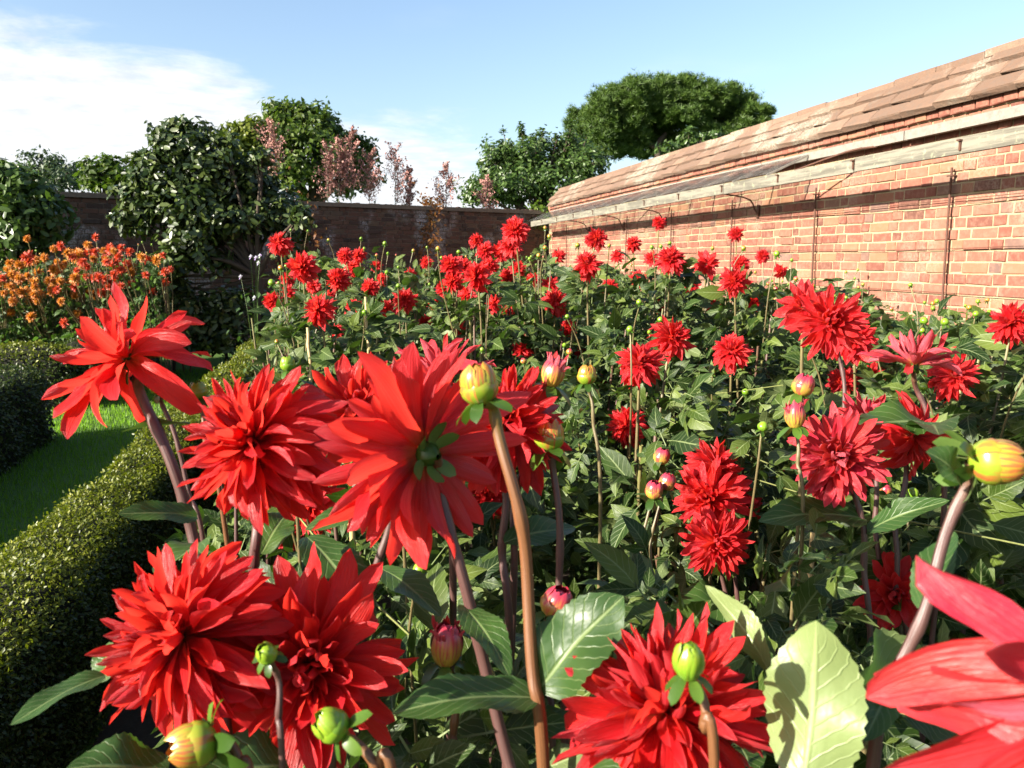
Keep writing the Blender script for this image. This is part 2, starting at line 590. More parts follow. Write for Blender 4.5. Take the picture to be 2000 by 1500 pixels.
def glass_mat():
    m, t, b, o = material('old_glass')
    t.nodes.remove(b)
    tr = node(t, 'ShaderNodeBsdfTransparent'); tr.inputs[0].default_value = (.90, .93, .92, 1)
    gl = node(t, 'ShaderNodeBsdfGlossy'); gl.inputs['Roughness'].default_value = .12
    df = node(t, 'ShaderNodeBsdfDiffuse'); df.inputs[0].default_value = (.42, .42, .40, 1)
    fr = node(t, 'ShaderNodeFresnel'); fr.inputs[0].default_value = 1.12
    dirt = math_node(t, 'MULTIPLY_ADD', smooth(t, noise(t, 7, 6, .7, vec=world_pos(t)), .35, .7), .16, .05)
    m1 = node(t, 'ShaderNodeMixShader'); t.links.new(dirt, m1.inputs[0])
    t.links.new(tr.outputs[0], m1.inputs[1]); t.links.new(df.outputs[0], m1.inputs[2])
    m2 = node(t, 'ShaderNodeMixShader'); t.links.new(fr.outputs[0], m2.inputs[0])
    t.links.new(m1.outputs[0], m2.inputs[1]); t.links.new(gl.outputs[0], m2.inputs[2])
    t.links.new(m2.outputs[0], o.inputs[0])
    return m


M_GLASS = glass_mat()

# ------------------------------------------------------------------ ground
rng = np.random.default_rng(7)
random.seed(7)


def sheet(name, x0, x1, y0, y1, z, mat):
    V = [[x0, y0, z], [x1, y0, z], [x1, y1, z], [x0, y1, z]]
    o = link(bpy.data.objects.new(name, mesh_np(name, V, [[0, 1, 2, 3]], mat, [[0, 0], [1, 0], [1, 1], [0, 1]], False)))
    o['kind'] = 'structure'
    return o


sheet('ground', -600, 600, -600, 600, 0.0, M_LAWN)
sheet('flower_bed_soil', -0.78, 4.06, -1.0, 14.6, 0.004, M_SOIL)
sheet('flower_bed_soil', -9.0, -2.75, 8.75, 11.2, 0.004, M_SOIL)

# grass blades of the path between the hedges
n = 42000
gx, gy = rng.uniform(-3.9, -1.05, n), rng.uniform(2.5, 11.0, n)
blade = Tm([[-.5, 0, 0], [.5, 0, 0], [.14, .12, .62], [.02, .3, 1.0]], [[0, 1, 2, 3]], [[0, 0], [1, 0], [1, .6], [.5, 1]])
ang = rng.uniform(0, 2 * math.pi, n)
c, s = np.cos(ang), np.sin(ang)
hgt = rng.uniform(.025, .055, n)
rot = np.zeros((n, 3, 3))
rot[:, 0, 0], rot[:, 1, 0] = c * .16, s * .16
rot[:, 0, 1], rot[:, 1, 1] = -s, c
rot[:, 2, 2] = 1
g = scatter(blade, np.stack([gx, gy, np.full(n, .002)], -1), rot, hgt)
o = link(bpy.data.objects.new('grass', g.mesh('grass', M_GRASS)))
o['kind'], o['label'], o['category'] = 'stuff', 'short mown grass of the path between the clipped hedges', 'grass'

# ------------------------------------------------------------------ brick walls


def brick_tm(l, h, dep, ch, seed, jit=.002):
    r = np.random.default_rng(seed)
    ring = np.array([[-l / 2, -h / 2], [l / 2, -h / 2], [l / 2, h / 2], [-l / 2, h / 2]])
    V = []
    for y, k in ((-dep, 0), (-ch, 0), (0, ch)):
        for p in ring:
            q = p - np.sign(p) * k
            V.append([q[0] + r.normal(0, jit), y + (r.normal(0, jit * .7) if y > -dep else 0), q[1] + r.normal(0, jit)])
    F = [[8, 9, 10, 11]]
    for i in range(4):
        j = (i + 1) % 4
        F += [[i, j, j + 4, i + 4], [i + 4, j + 4, j + 8, i + 8]]
    V = np.array(V)
    return Tm(V, F, V[:, [0, 2]])


BRICKS = {(k, i): brick_tm(l - .001 * (i % 3), .064, .05, .005, 10 * i + k) for k, l in ((0, .214), (1, .102)) for i in range(6)}


def wall_bricks(root, O, a, nrm, length, z0, courses, mat, mesh_cache, view, proud=.0035):
    """bricks in alternating long and short faces; the 300 that show largest are parts, the rest one part"""
    O, a, nrm = np.array(O), np.array(a), np.array(nrm)
    base = np.stack([a, nrm, [0, 0, 1]], -1)
    items = []
    for c in range(courses):
        s = -.169 * (c % 2) + rng.uniform(-.012, .012)
        k = c % 2
        while s < length:
            l = .214 if k == 0 else .102
            if s >= -.02 and s + l <= length + .02:
                p = O + a * (s + l / 2) + nrm * float(np.clip(rng.normal(0, proud), -.0035, .008)) + np.array([0, 0, z0 + c * .075 + .0375 + rng.normal(0, .0012)])
                px, py, d = project(p)
                score = 1e9
                if d > 0 and view(px, py):
                    score = d
                items.append((score, k, int(rng.integers(6)), p, rng.normal(0, .006), rng.normal(0, .012)))
            s += l + .010 + rng.normal(0, .0008)
            k = 1 - k
    items.sort(key=lambda q: q[0])
    rest = []
    for i, (score, k, v, p, rz, ry) in enumerate(items):
        R = base @ np.array([[1, -rz, ry], [rz, 1, 0], [-ry, 0, 1]])
        if i < 300 and score < 1e8:
            key = (k, v)
            if key not in mesh_cache:
                mesh_cache[key] = BRICKS[key].mesh('brick', mat, False)
            part('brick', mesh_cache[key], root, m4(R, p - np.array(root.location)))
        else:
            rest.append((k, v, p, R))
    ts = []
    for key, tm in BRICKS.items():
        sel = [(p, R) for k, v, p, R in rest if (k, v) == key]
        if sel:
            ts.append(scatter(tm, np.array([q[0] for q in sel]), np.array([q[1] for q in sel]), np.ones(len(sel))))
    part('brickwork', join(ts).mesh('brickwork', mat, False), root, kind='stuff')


WX, WEND = 4.07, 15.75
wall = thing('brick_wall', (WX, 9.0, 0), 'tall sunlit red brick garden wall with sloping clay coping', 'wall')
part('mortar', box((WX + .007 + .165, 8.4, 1.2), (.33, 14.7, 2.4)).mesh('mortar', M_MORTAR, False), wall)
wall_bricks(wall, (WX, 1.1, 0), (0, 1, 0), (-1, 0, 0), 14.6, 0.0, 32, M_BRICK, {},
            lambda px, py: px < 2015 and py < 690)
# projecting course of headers below the coping
cor = {i: brick_tm(.102, .064, .10, .005, 900 + i) for i in range(4)}
cor_me = {i: t.mesh('corbel_brick', M_BRICK, False) for i, t in cor.items()}
base = np.stack([[0, 1, 0], [-1, 0, 0], [0, 0, 1]], -1).astype(float)
far = []
part('corbel_bed', box((WX + .15, 8.4, 2.4375), (.30, 14.7, .075)).mesh('corbel_bed', M_MORTAR, False), wall)
y = 1.2
while y < WEND - .1:
    p = np.array([WX - .035 + rng.normal(0, .003), y, 2.4375])
    i = int(rng.integers(4))
    if 4.0 < y < 9.0:
        part('corbel_brick', cor_me[i], wall, m4(base, p - np.array(wall.location)))
    else:
        far.append((i, p))
    y += .1125
part('corbel_course', join([cor[i].moved(base, p) for i, p in far]).mesh('corbel_course', M_BRICK, False), wall, kind='stuff')
# sloping coping, three overlapping rows of clay pieces and a ridge
lo, hi = np.array([WX - .075, 0, 2.468]), np.array([WX + .165, 0, 2.775])
slope = unit(hi - lo)
nrm = np.array([-slope[2], 0, slope[0]])
tilt = np.array([math.cos(rad(9)), math.sin(rad(9))])
cop_me = {i: brick_tm(.338, (.128, .10, .118)[i % 3], .05, .010, 700 + i, .004).mesh('coping_tile', M_COPING, False) for i in range(6)}
for r in range(3):
    y = 1.2 - .13 * r
    while y < WEND - .3:
        sl = slope * tilt[0] - nrm * tilt[1]
        nn = unit(nrm * tilt[0] + slope * tilt[1])
        p = lo + slope * (.062, .195, .322)[r] + nrm * (.030 + rng.normal(0, .004)) + np.array([0, y + .17, 0])
        jr = rng.normal(0, .006)
        R = np.stack([[0, 1, 0], nn, sl], -1) @ np.array([[1, 0, jr], [0, 1, 0], [-jr, 0, 1]])
        part('coping_tile', cop_me[r + 3 * int(rng.integers(2))], wall, m4(R, p - np.array(wall.location)))
        y += .3405
core = np.array([[WX - .05, 2.475], [WX + .165, 2.755], [WX + .39, 2.475]])
V = [[x, yy, z] for yy in (1.1, WEND) for x, z in core]
V = np.array(V)
part('coping_bed', mesh_np('coping_bed', V[[0, 1, 2, 3, 4, 5]], [[0, 1, 4, 3], [1, 2, 5, 4], [0, 3, 5, 2], [0, 2, 1, 1], [3, 4, 5, 5]], M_MORTAROLDSHADE, V[:, :2], False), wall)  # dark bed colour paints the shade in the gaps between tile rows
rest = []
y = 1.2
ridge = box((0, 0, 0), (.11, .44, .05))
while y < WEND - .4:
    part('ridge_tile', ridge.mesh('ridge_tile', M_COPING, False) if y == 1.2 else bpy.data.meshes['ridge_tile'], wall,
         m4(np.eye(3), np.array([WX + .175, y + .22, 2.775 + rng.normal(0, .005)]) - np.array(wall.location)))
    y += .446

# glass canopy along the wall
can = thing('glass_wall_canopy', (3.8, 9.0, 2.06), 'old glazed canopy on iron brackets below the coping of the sunlit wall', 'canopy')
FX = 3.62
for i in range(7):
    y0 = 1.2 + i * 2.02
    part('front_rail', box((FX, y0 + 1.005, 2.108 + .004 * (i % 2)), (.034, 2.008, .096)).mesh('front_rail', M_RAIL, False), can)
    if i % 1 == 0:
        part('back_rail', box((WX - .055, y0 + 1.005, 2.325), (.05, 2.008, .066)).mesh('back_rail', M_GREYWOOD, False), can)
pane = None
y = 6.45
a, b = np.array([WX - .085, 0, 2.345]), np.array([FX - .02, 0, 2.170])
while y < 15.2:
    ln = np.linalg.norm(b - a)
    x = unit(b - a)
    R = np.stack([x, [0, 1, 0], np.cross(x, [0, 1, 0])], -1)
    if pane is None:
        pane = box((0, 0, 0), (ln, .60, .004)).mesh('glass_pane', M_GLASS, False)
        bar = box((0, 0, 0), (ln, .014, .018)).mesh('glazing_bar', M_GREYWOOD, False)
    part('glass_pane', pane, can, m4(R, (a + b) / 2 + np.array([0, y + .31, 0]) - np.array(can.location)))
    part('glazing_bar', bar, can, m4(R, (a + b) / 2 + np.array([0, y, -.012]) - np.array(can.location)))
    y += .62
for y in np.arange(3.2, 15.3, 1.02):
    part('hook', join([box((FX - .022, y, 2.112), (.010, .014, .062)), box((FX - .030, y, 2.140), (.02, .026, .010))]).mesh('hook', M_IRON, False), can)
for y in (7.4, 9.75, 11.3, 13.0):
    t = tube([(WX - .01, y, 1.88), (WX - .05, y, 1.93), (WX - .12, y, 2.03), (FX + .06, y, 2.075)], .009, .007, 5, 8)
    part('bracket', join([t, box((WX - .012, y, 1.91), (.02, .03, .13))]).mesh('bracket', M_IRON), can)
for y in (5.55, 9.9):
    t = tube([(WX - .06, y, 2.29), (WX - .20, y + .18, 2.27), (FX + .03, y + .75, 2.14)], .008, .008, 5, 6)
    part('stay', t.mesh('stay', M_IRON), can)

rods = [4.78, 6.37, 7.9, 9.5, 11.1, 12.7, 14.3]
words_ = ['first', 'second', 'third', 'fourth', 'fifth', 'sixth', 'seventh']
for i, y in enumerate(rods):
    q = thing('iron_rod', (WX - .035, y, 0), f'thin rusty iron rod standing against the sunlit brick wall, {words_[i]} from the near end', 'rod', 'iron rods along the sunlit wall')
    w = rng.normal(0, .012, 4)
    part('shaft', tube([(WX - .035, y + w[0], 0), (WX - .04, y + w[1] - .02, .8), (WX - .035, y + w[2], 1.5), (WX - .035, y + .01, 2.055)], .0095, .008, 6, 10).mesh('shaft', M_IRON), q)
    part('wall_eye', tube([(WX + .005, y + .005, 2.0), (WX - .04, y + .005, 2.0), (WX - .05, y + .03, 2.0)], .006, .006, 5, 4).mesh('wall_eye', M_IRON), q)
for i, z in enumerate((1.845, 1.82, 1.52, 1.22, .95)):
    q = thing('training_wire', (WX - .03, 9, z), ['topmost', 'second', 'third', 'fourth', 'lowest'][i] + ' rusty wire stretched level along the sunlit brick wall', 'wire', 'wires along the sunlit wall')
    pts = [(WX - .03 + rng.normal(0, .006), yy, z + rng.normal(0, .006)) for yy in np.arange(1.6, 15.6, 1.2)]
    part('wire_strand', tube(pts, .0028, .0028, 4, 30).mesh('wire_strand', M_IRON), q)

# back wall, in raking light
BK0 = np.array([WX + .3, 15.98, 0.])
BA, BN, BH = np.array([-.9336, -.3584, 0]), np.array([.3584, -.9336, 0]), 2.475
back = thing('brick_wall', tuple(BK0 + BA * 6), 'dark weathered brick wall in shade closing off the far end of the garden', 'wall')
Rb = np.stack([BA, BN, [0, 0, 1]], -1)
part('mortar', box(BK0 + BA * 7.5 - BN * .16 + np.array([0, 0, 1.15]), (15.0, .30, 2.32), Rb).mesh('mortar', M_MORTAROLDSHADE, False), back)
wall_bricks(back, BK0, BA, BN, 15.0, 0.0, 31, M_BRICKOLDSHADE, {}, lambda px, py: 590 < px < 1060 and py < 500, .005)
edge = {i: brick_tm(.066, .20, .05, .006, 500 + i, .004) for i in range(4)}
Rt = np.stack([BA, [0, 0, 1], -BN], -1)
ts = []
s = .05
while s < 15:
    p = BK0 + BA * s - BN * (.08 + rng.normal(0, .004)) + np.array([0, 0, 2.40 + rng.normal(0, .006)])
    ts.append(edge[int(rng.integers(4))].moved(Rt, p))
    s += .077
part('coping_course', join(ts).mesh('coping_course', M_BRICKOLDSHADE, False), back, kind='stuff')
part('coping_bed', box(BK0 + BA * 7.5 - BN * .13 + np.array([0, 0, 2.36]), (15.0, .34, .07), Rb).mesh('coping_bed', M_MORTAROLDSHADE, False), back)


def back_d(px):
    dr = P(px, 505, 1) - CAM
    t = (Vector(BK0) - CAM).dot(Vector(BN)) / dr.dot(Vector(BN))
    return t


# ------------------------------------------------------------------ foliage pieces
LEAF5 = Tm([[0, 0, 0], [.5, 0, -.06], [1, 0, -.02], [.42, .26, .03], [.42, -.26, .03]], [[0, 4, 2, 1], [0, 1, 2, 3]],
           [[.5, 0], [.5, .5], [.5, 1], [1, .45], [0, .45]])
LEAFOVAL = Tm([[0, 0, 0], [.5, 0, -.05], [1, 0, -.06], [.22, .20, .02], [.72, .19, .0], [.22, -.20, .02], [.72, -.19, 0]],
              [[0, 5, 6, 1], [1, 6, 2, 2], [0, 1, 4, 3], [1, 2, 2, 4]], [[.5, 0], [.5, .5], [.5, 1], [1, .25], [1, .7], [0, .25], [0, .7]])
LEAFOVAL = Tm(LEAFOVAL.V, [[0, 5, 6, 1], [0, 1, 4, 3], [1, 6, 2, 4]], LEAFOVAL.U)


def rand_dirs(n, r=rng):
    return unit(r.normal(size=(n, 3)))


def crown_mesh(name, blobs, mat, tm, size, per_clump=34, clump_k=.26, up=.5, vary=.35, hemi=None):
    """leaves gathered in clumps through ellipsoids: blobs = (centre, (rx, ry, rz), leaves)"""
    ts = []
    clumps = []
    for c, rr, n in blobs:
        c, rr = np.array(c), np.array(rr)
        k = max(4, n // per_clump)
        dirs = rand_dirs(k)
        if hemi is not None:
            dirs[:, 2] = np.where(dirs[:, 2] < hemi, -dirs[:, 2] * .6, dirs[:, 2])
        cc = c + unit(dirs) * rr * (rng.uniform(.45, 1.0, (k, 1)) ** .6)
        clumps.append((c, cc))
        sizes = rng.uniform(.6, 1.35, k)
        idx = rng.integers(0, k, n)
        off = rng.normal(size=(n, 3)) * (clump_k * rr) * sizes[idx][:, None] * .8
        pos = cc[idx] + off
        out = unit(pos - c) * .6 + unit(off) * .5 + np.array([0, 0, up])
        nrm = unit(unit(out) + rng.normal(size=(n, 3)) * .45)
        x = np.cross(nrm, rand_dirs(n))
        x = unit(x) + np.array([0, 0, -.15])
        ts.append(scatter(tm, pos, frames(x, nrm), size * rng.uniform(1 - vary, 1 + vary, n)))
    return join(ts).mesh(name, mat), clumps


def pblob(px, py, d, rx, ry, n, deep=None):
    k = d / FPX
    return (np.array(P(px, py, d)), np.array([rx * k, (deep or rx) * k, ry * k]), n)


def tree(name, label, cat, d, base_px, blobs, mat, tm, size, trunk_r, bark=None, group=None, fork=None, limb_step=1, **kw):
    b = P(base_px, 505, d)
    base = Vector((b.x, b.y, 0))
    t = thing(name, base, label, cat, group)
    me, clumps = crown_mesh('crown', [pblob(*q) for q in blobs], mat, tm, size, **kw)
    part('crown', me, t)
    bark = bark or M_BARK
    cs = np.array([c for c, _ in clumps])
    mid = cs.mean(0)
    low = np.array(fork) if fork is not None else np.array([mid[0] * .6 + base.x * .4, mid[1] * .6 + base.y * .4, cs[:, 2].min() * .75])
    part('trunk', tube([tuple(base), tuple((np.array(base) * .45 + low * .55) + rng.normal(0, trunk_r * .6, 3)), tuple(low), tuple(low * .4 + mid * .6)], trunk_r, trunk_r * .45, 8, 12).mesh('trunk', bark), t)
    for c, cc in clumps[::limb_step]:
        ts = [tube([tuple(low), tuple(low * .5 + c * .5 + rng.normal(0, trunk_r * 1.2, 3)), tuple(c)], trunk_r * .5, trunk_r * .14, 6, 8)]
        for q in cc[:5]:
            ts.append(tube([tuple(low * .35 + c * .65), tuple(low * .1 + c * .45 + q * .45), tuple(q)], trunk_r * .2, trunk_r * .05, 4, 5))
        part('limb', join(ts).mesh('limb', bark), t)
    return t


# ------------------------------------------------------------------ trees beyond the walls
T = []
tree('distant_tree', 'hazy dark green round tree standing beyond the far wall, farthest away', 'tree', 75, 95,
     [(80, 325, 75, 42, 26, 900), (125, 340, 75, 40, 28, 900), (50, 345, 76, 30, 22, 600), (95, 355, 74, 70, 20, 900)], M_TREEFAR, LEAF5, .42, .35, group='trees beyond the back wall')
tree('leafy_tree', 'small bright green tree top showing over the wall beside the glossy tree', 'tree', 32, 205,
     [(195, 325, 32, 30, 22, 500), (225, 335, 32, 30, 26, 500), (190, 352, 32, 34, 16, 400)], M_TREE, LEAF5, .26, .16, group='trees beyond the back wall')
tree('broadleaf_tree', 'tall broad green tree with domed top behind the pink plumes', 'tree', 34, 610,
     [(560, 228, 34, 42, 32, 1500), (610, 240, 34, 48, 34, 1500), (545, 275, 33, 60, 40, 1600), (640, 275, 35, 48, 36, 1400), (600, 300, 33, 80, 45, 2000),
      (690, 300, 35, 40, 34, 1200), (680, 340, 35, 60, 40, 1500), (560, 345, 33, 70, 40, 1500)], M_TREE, LEAF5, .25, .4, group='trees beyond the back wall', clump_k=.2)
tree('yellowing_tree', 'yellow-green tree crown between the glossy tree and the tall broad tree', 'tree', 27, 480,
     [(460, 265, 27, 42, 26, 1100), (500, 262, 27, 36, 30, 1000), (480, 300, 27, 60, 34, 1400)], M_TREEYEL, LEAF5, .2, .2, group='trees beyond the back wall', clump_k=.2)
tree('laurel_shrub', 'tall pale-leaved evergreen shrub growing behind the corner of the two walls', 'shrub', 20, 1050,
     [(975, 318, 20, 40, 40, 1800), (1020, 300, 20, 40, 36, 1800), (1060, 305, 20.5, 45, 42, 2000), (1120, 300, 20.5, 45, 34, 1800), (1150, 330, 20, 40, 36, 1500),
      (1000, 360, 20, 75, 40, 2600), (1090, 355, 20, 70, 40, 2600), (940, 370, 19.6, 45, 26, 1200)] + [(px, py, 20, 7, h, 110) for px, py, h in ((985, 282, 30), (1020, 268, 34), (962, 300, 26), (1060, 272, 30), (1112, 270, 30), (1146, 292, 26), (1040, 280, 26), (1085, 285, 24), (940, 335, 22), (1172, 305, 22))], M_LAUREL, LEAF5, .115, .13, clump_k=.22, per_clump=30)
tree('sunlit_shrub', 'small yellow-green shrub peeping over the sloping coping of the sunlit wall', 'shrub', 15.5, 1345,
     [(1305, 292, 15.5, 26, 12, 200), (1342, 272, 15.5, 20, 20, 240), (1370, 272, 15.5, 12, 16, 100), (1400, 266, 15.5, 20, 8, 130)], M_LAUREL, LEAF5, .11, .06, clump_k=.22, per_clump=14)

pine_blobs = []
for x in np.arange(1128, 1500, 33):
    y_top = 168 + 62 * abs((x - 1312) / 190) ** 2.2
    y_bot = 296 if x < 1330 else 286
    for y in np.arange(y_top, y_bot, 27):
        f = (y - y_top) / max(1, y_bot - y_top)
        pine_blobs.append((1308 + (x - 1308) * .93 + rng.uniform(-8, 8), y + 8 + rng.uniform(-5, 5), 46 + rng.uniform(-1.5, 1.5) + (1.6 * f if x > 1250 else .5 * f), 30 * rng.uniform(.8, 1.2), 24 * rng.uniform(.8, 1.15), 820))
for x in (1195, 1230, 1265, 1300, 1335):
    pine_blobs.append((x, 300 + rng.uniform(-4, 8), 47.5, 26, 14, 300))
for x in (1200, 1260, 1320, 1380, 1430):
    for y in (205, 240):
        pine_blobs.append((x, y, 49.5, 42, 30, 420))
bl = []
for i in range(7):
    a = i * 2.4
    tilt_ = math.sqrt(i / 7)
    v = np.array([math.cos(a) * tilt_, math.sin(a) * tilt_, 1 - tilt_ * .55])
    v = v / np.linalg.norm(v)
    w = unit(np.cross(v, [0.3, 0.9, 0.2])) * .075
    k = len(bl) * 4
    bl.append(Tm([-w, w, v + w * .25, v - w * .25], [[0, 1, 2, 3]], [[0, 0], [1, 0], [1, 1], [0, 1]]))
TUFT = join(bl)
TUFTX = Tm(TUFT.V[:, [0, 1, 2]], TUFT.F, TUFT.U)
pine = tree('umbrella_pine', 'broad umbrella-shaped pine with flat domed crown rising behind the sunlit wall', 'pine tree', 46, 1290,
            pine_blobs, M_NEEDLE, TUFTX, .24, .30, bark=M_BARK, per_clump=40, clump_k=.22, up=1.6, hemi=-.5, limb_step=30, fork=np.array(P(1285, 292, 46)))

# pink plumes above the back wall
FLORET = Tm([[0, 0, 0], [.6, .35, .1], [1, 0, .5], [.5, -.4, .3]], [[0, 1, 2, 3]], [[0, 0], [1, 0], [1, 1], [0, 1]])
plumes = [(527, 325, 245, 34, 'lone pink-brown feathery plume in front of the yellow-green tree'),
          (640, 365, 290, 30, 'broad low pink plume at the tall broad tree, leftmost of the cluster'),
          (662, 360, 278, 26, 'slender pink plume second from left in the cluster by the tall tree'),
          (686, 355, 252, 26, 'tallest pink plume of the cluster by the tall broad tree'),
          (722, 368, 300, 28, 'full pink plume at the right flank of the tall broad tree'),
          (772, 372, 294, 30, 'pale airy pink plume standing alone against the blue sky'),
          (800, 376, 330, 16, 'short thin pink plume beside the airy one against the sky'),
          (872, 378, 327, 26, 'pale pink plume against the sky beside the evergreen shrub'),
          (950, 388, 352, 22, 'small reddish plume low in front of the evergreen shrub')]
for px, py0, py1, w, lab in plumes:
    d = back_d(px) + 1.2
    k = d / FPX
    b0 = P(px + rng.uniform(-6, 6), 505, d)
    top, foot = np.array(P(px, py1, d)), np.array(P(px, py0 + 60, d))
    t = thing('plume_poppy', (b0.x, b0.y, 0), lab, 'plant', 'pink plumes above the back wall')
    part('stem', tube([(b0.x, b0.y, 0), tuple(foot), tuple(top)], .012, .004, 5, 10).mesh('stem', M_PALEGREEN), t)
    ts, H = [], np.linalg.norm(top - foot)
    nb = 20
    fl = []
    for i in range(nb):
        f = .22 + .78 * (i / nb)
        p = foot + (top - foot) * f
        az = rng.uniform(0, 2 * math.pi)
        L = w * k * (1.25 - f * .9) * rng.uniform(.6, 1.2)
        q = p + np.array([math.cos(az) * L, math.sin(az) * L, L * rng.uniform(1.0, 1.8)])
        ts.append(tube([tuple(p), tuple((p + q) / 2 + np.array([math.cos(az), math.sin(az), 0]) * L * .15), tuple(q)], .003, .0015, 3, 3))
        m = int(75 * (1.3 - f * .6))
        u = rng.uniform(.15, 1.05, m)[:, None]
        fl.append(p + (q - p) * u + rng.normal(size=(m, 3)) * L * .16)
    part('branchlet', join(ts).mesh('branchlet', M_PALEGREEN), t, kind='stuff')
    fp = np.concatenate(fl)
    part('plume', scatter(FLORET, fp, frames(rand_dirs(len(fp)), [0, 0, 1.]), rng.uniform(.022, .05, len(fp))).mesh('plume', M_PLUME), t, kind='stuff')
    lp = foot + (top - foot) * rng.uniform(-.2, .3, (10, 1)) + rng.normal(size=(10, 3)) * .05
    part('leaves', scatter(LEAF5, lp, frames(rand_dirs(10), [0, 0, 1.]), rng.uniform(.1, .18, 10)).mesh('leaves', M_LAUREL), t, kind='stuff')

# ------------------------------------------------------------------ big shrubs in front of the back wall
gl_blobs = [(345, 265, 9.6, 62, 40, 620), (300, 320, 9.6, 62, 50, 700), (400, 310, 9.8, 75, 50, 800), (270, 375, 9.5, 48, 42, 520), (355, 380, 9.6, 80, 55, 800),
            (470, 340, 10.0, 70, 52, 700), (440, 410, 9.8, 80, 50, 700), (530, 390, 10.1, 62, 48, 560), (560, 440, 10.2, 36, 36, 260), (360, 450, 9.6, 70, 40, 520), (330, 490, 9.5, 40, 36, 300),
            (400, 490, 9.7, 40, 30, 200)]
gl_blobs = [(a, b, c, d * .86, e * .86, int(n * 1.9)) for a, b, c, d, e, n in gl_blobs]
for a, b, c in ((300, 235, 26), (372, 228, 24), (262, 300, 26), (232, 350, 24), (228, 410, 26), (262, 430, 22), (430, 262, 28), (500, 290, 26), (290, 520, 26), (350, 540, 24), (575, 400, 24), (335, 225, 18)):
    gl_blobs.append((a, b, 9.6 + rng.normal(0, .12), c, c * .8, 170))
gl_blobs = [(a + 12, b + 20, c, d, e, n) for a, b, c, d, e, n in gl_blobs]
tree('glossy_evergreen', 'large dark glossy-leaved evergreen spreading in front of the far wall', 'tree', 9.9, 520, gl_blobs, M_GLOSSY, LEAFOVAL, .092, .07,
     fork=np.array(P(505, 540, 9.9)), per_clump=16, clump_k=.24, up=.5)
tree('leafy_shrub', 'green leafy shrub at the picture edge before the far wall', 'shrub', 10.1, 10,
     [(-20, 340, 10.0, 50, 40, 520), (30, 365, 10.0, 55, 36, 560), (-10, 410, 10, 70, 50, 660), (60, 400, 10.1, 56, 36, 520), (40, 450, 10.1, 60, 46, 560), (-10, 490, 10.0, 60, 50, 560), (100, 430, 10.3, 40, 40, 320)], M_LAUREL, LEAFOVAL, .12, .06, per_clump=16)
tree('dark_shrub', 'low dark evergreen shrub in deep shade under the glossy tree', 'shrub', 9.9, 430,
     [(370, 610, 9.7, 50, 36, 500), (430, 600, 9.9, 60, 40, 600), (490, 605, 10.1, 50, 38, 500), (380, 655, 9.7, 50, 30, 400), (440, 655, 9.9, 50, 34, 400), (495, 650, 10.1, 40, 34, 300)], M_BOXSHADE, LEAFOVAL, .09, .03, per_clump=20)

# climbers on the back wall
def wall_climber(name, label, blobs, mat, size, stems):
    d = back_d(stems[0][0]) - .12
    b0 = P(stems[0][0], 505, d)
    t = thing(name, (b0.x, b0.y, 0), label, 'climber')
    part('stem', join([tube([(b0.x, b0.y, 0)] + [tuple(P(px, py, back_d(px) - .06)) for px, py in st], .012, .004, 5, 12) for st in [stems]]).mesh('stem', M_BARK), t)
    pos = []
    for px, py, rx, ry, n in blobs:
        q = [P(px + rng.normal(0, rx * .5), py + rng.normal(0, ry * .5), back_d(px) - rng.uniform(.04, .16)) for _ in range(n)]
        pos += [tuple(v) for v in q]
    pos = np.array(pos)
    nr = unit(BN + rng.normal(size=pos.shape) * .6 + np.array([0, 0, .4]))
    x = unit(np.cross(nr, rand_dirs(len(pos)))) + np.array([0, 0, -.5])
    part('leaves', scatter(LEAF5, pos, frames(x, nr), size * rng.uniform(.6, 1.3, len(pos))).mesh('leaves', mat), t, kind='stuff')


wall_climber('dry_climber', 'withered rust-brown climber hanging down the shaded far wall', [(835, 425, 26, 60, 190), (830, 465, 26, 60, 120), (845, 400, 20, 20, 80)], M_DRY, .09, [(832, 500), (836, 460), (834, 420), (838, 398)])
wall_climber('green_climber', 'small bright green climber at the corner where the walls meet', [(1052, 415, 26, 26, 160), (1040, 432, 26, 16, 90), (840, 393, 14, 6, 40)][:2], M_CLIMB, .09, [(1050, 500), (1052, 450), (1050, 410)])
wall_climber('bare_climber', 'brownish climber leaves on the far wall beside the glossy evergreen', [(585, 440, 26, 60, 130), (600, 480, 30, 50, 90), (560, 500, 36, 50, 90)], M_DRY, .09, [(590, 520), (588, 460), (585, 420)])

# ------------------------------------------------------------------ clipped hedges
LEAFBOX = Tm([[0, 0, 0], [.55, 0, -.05], [1, 0, -.02], [.5, .3, .05], [.5, -.3, .05]], [[0, 4, 2, 1], [0, 1, 2, 3]],
             [[.5, 0], [.5, .5], [.5, 1], [1, .45], [0, .45]])


def lumps(p, amp, seed, f=4.5):
    r = np.random.default_rng(seed)
    s = 0
    for i in range(7):
        k = r.normal(size=3) * f * (.5 + i * .35)
        s = s + np.sin(p @ k + r.uniform(0, 6.3)) / (1 + i * .6)
    return amp * s


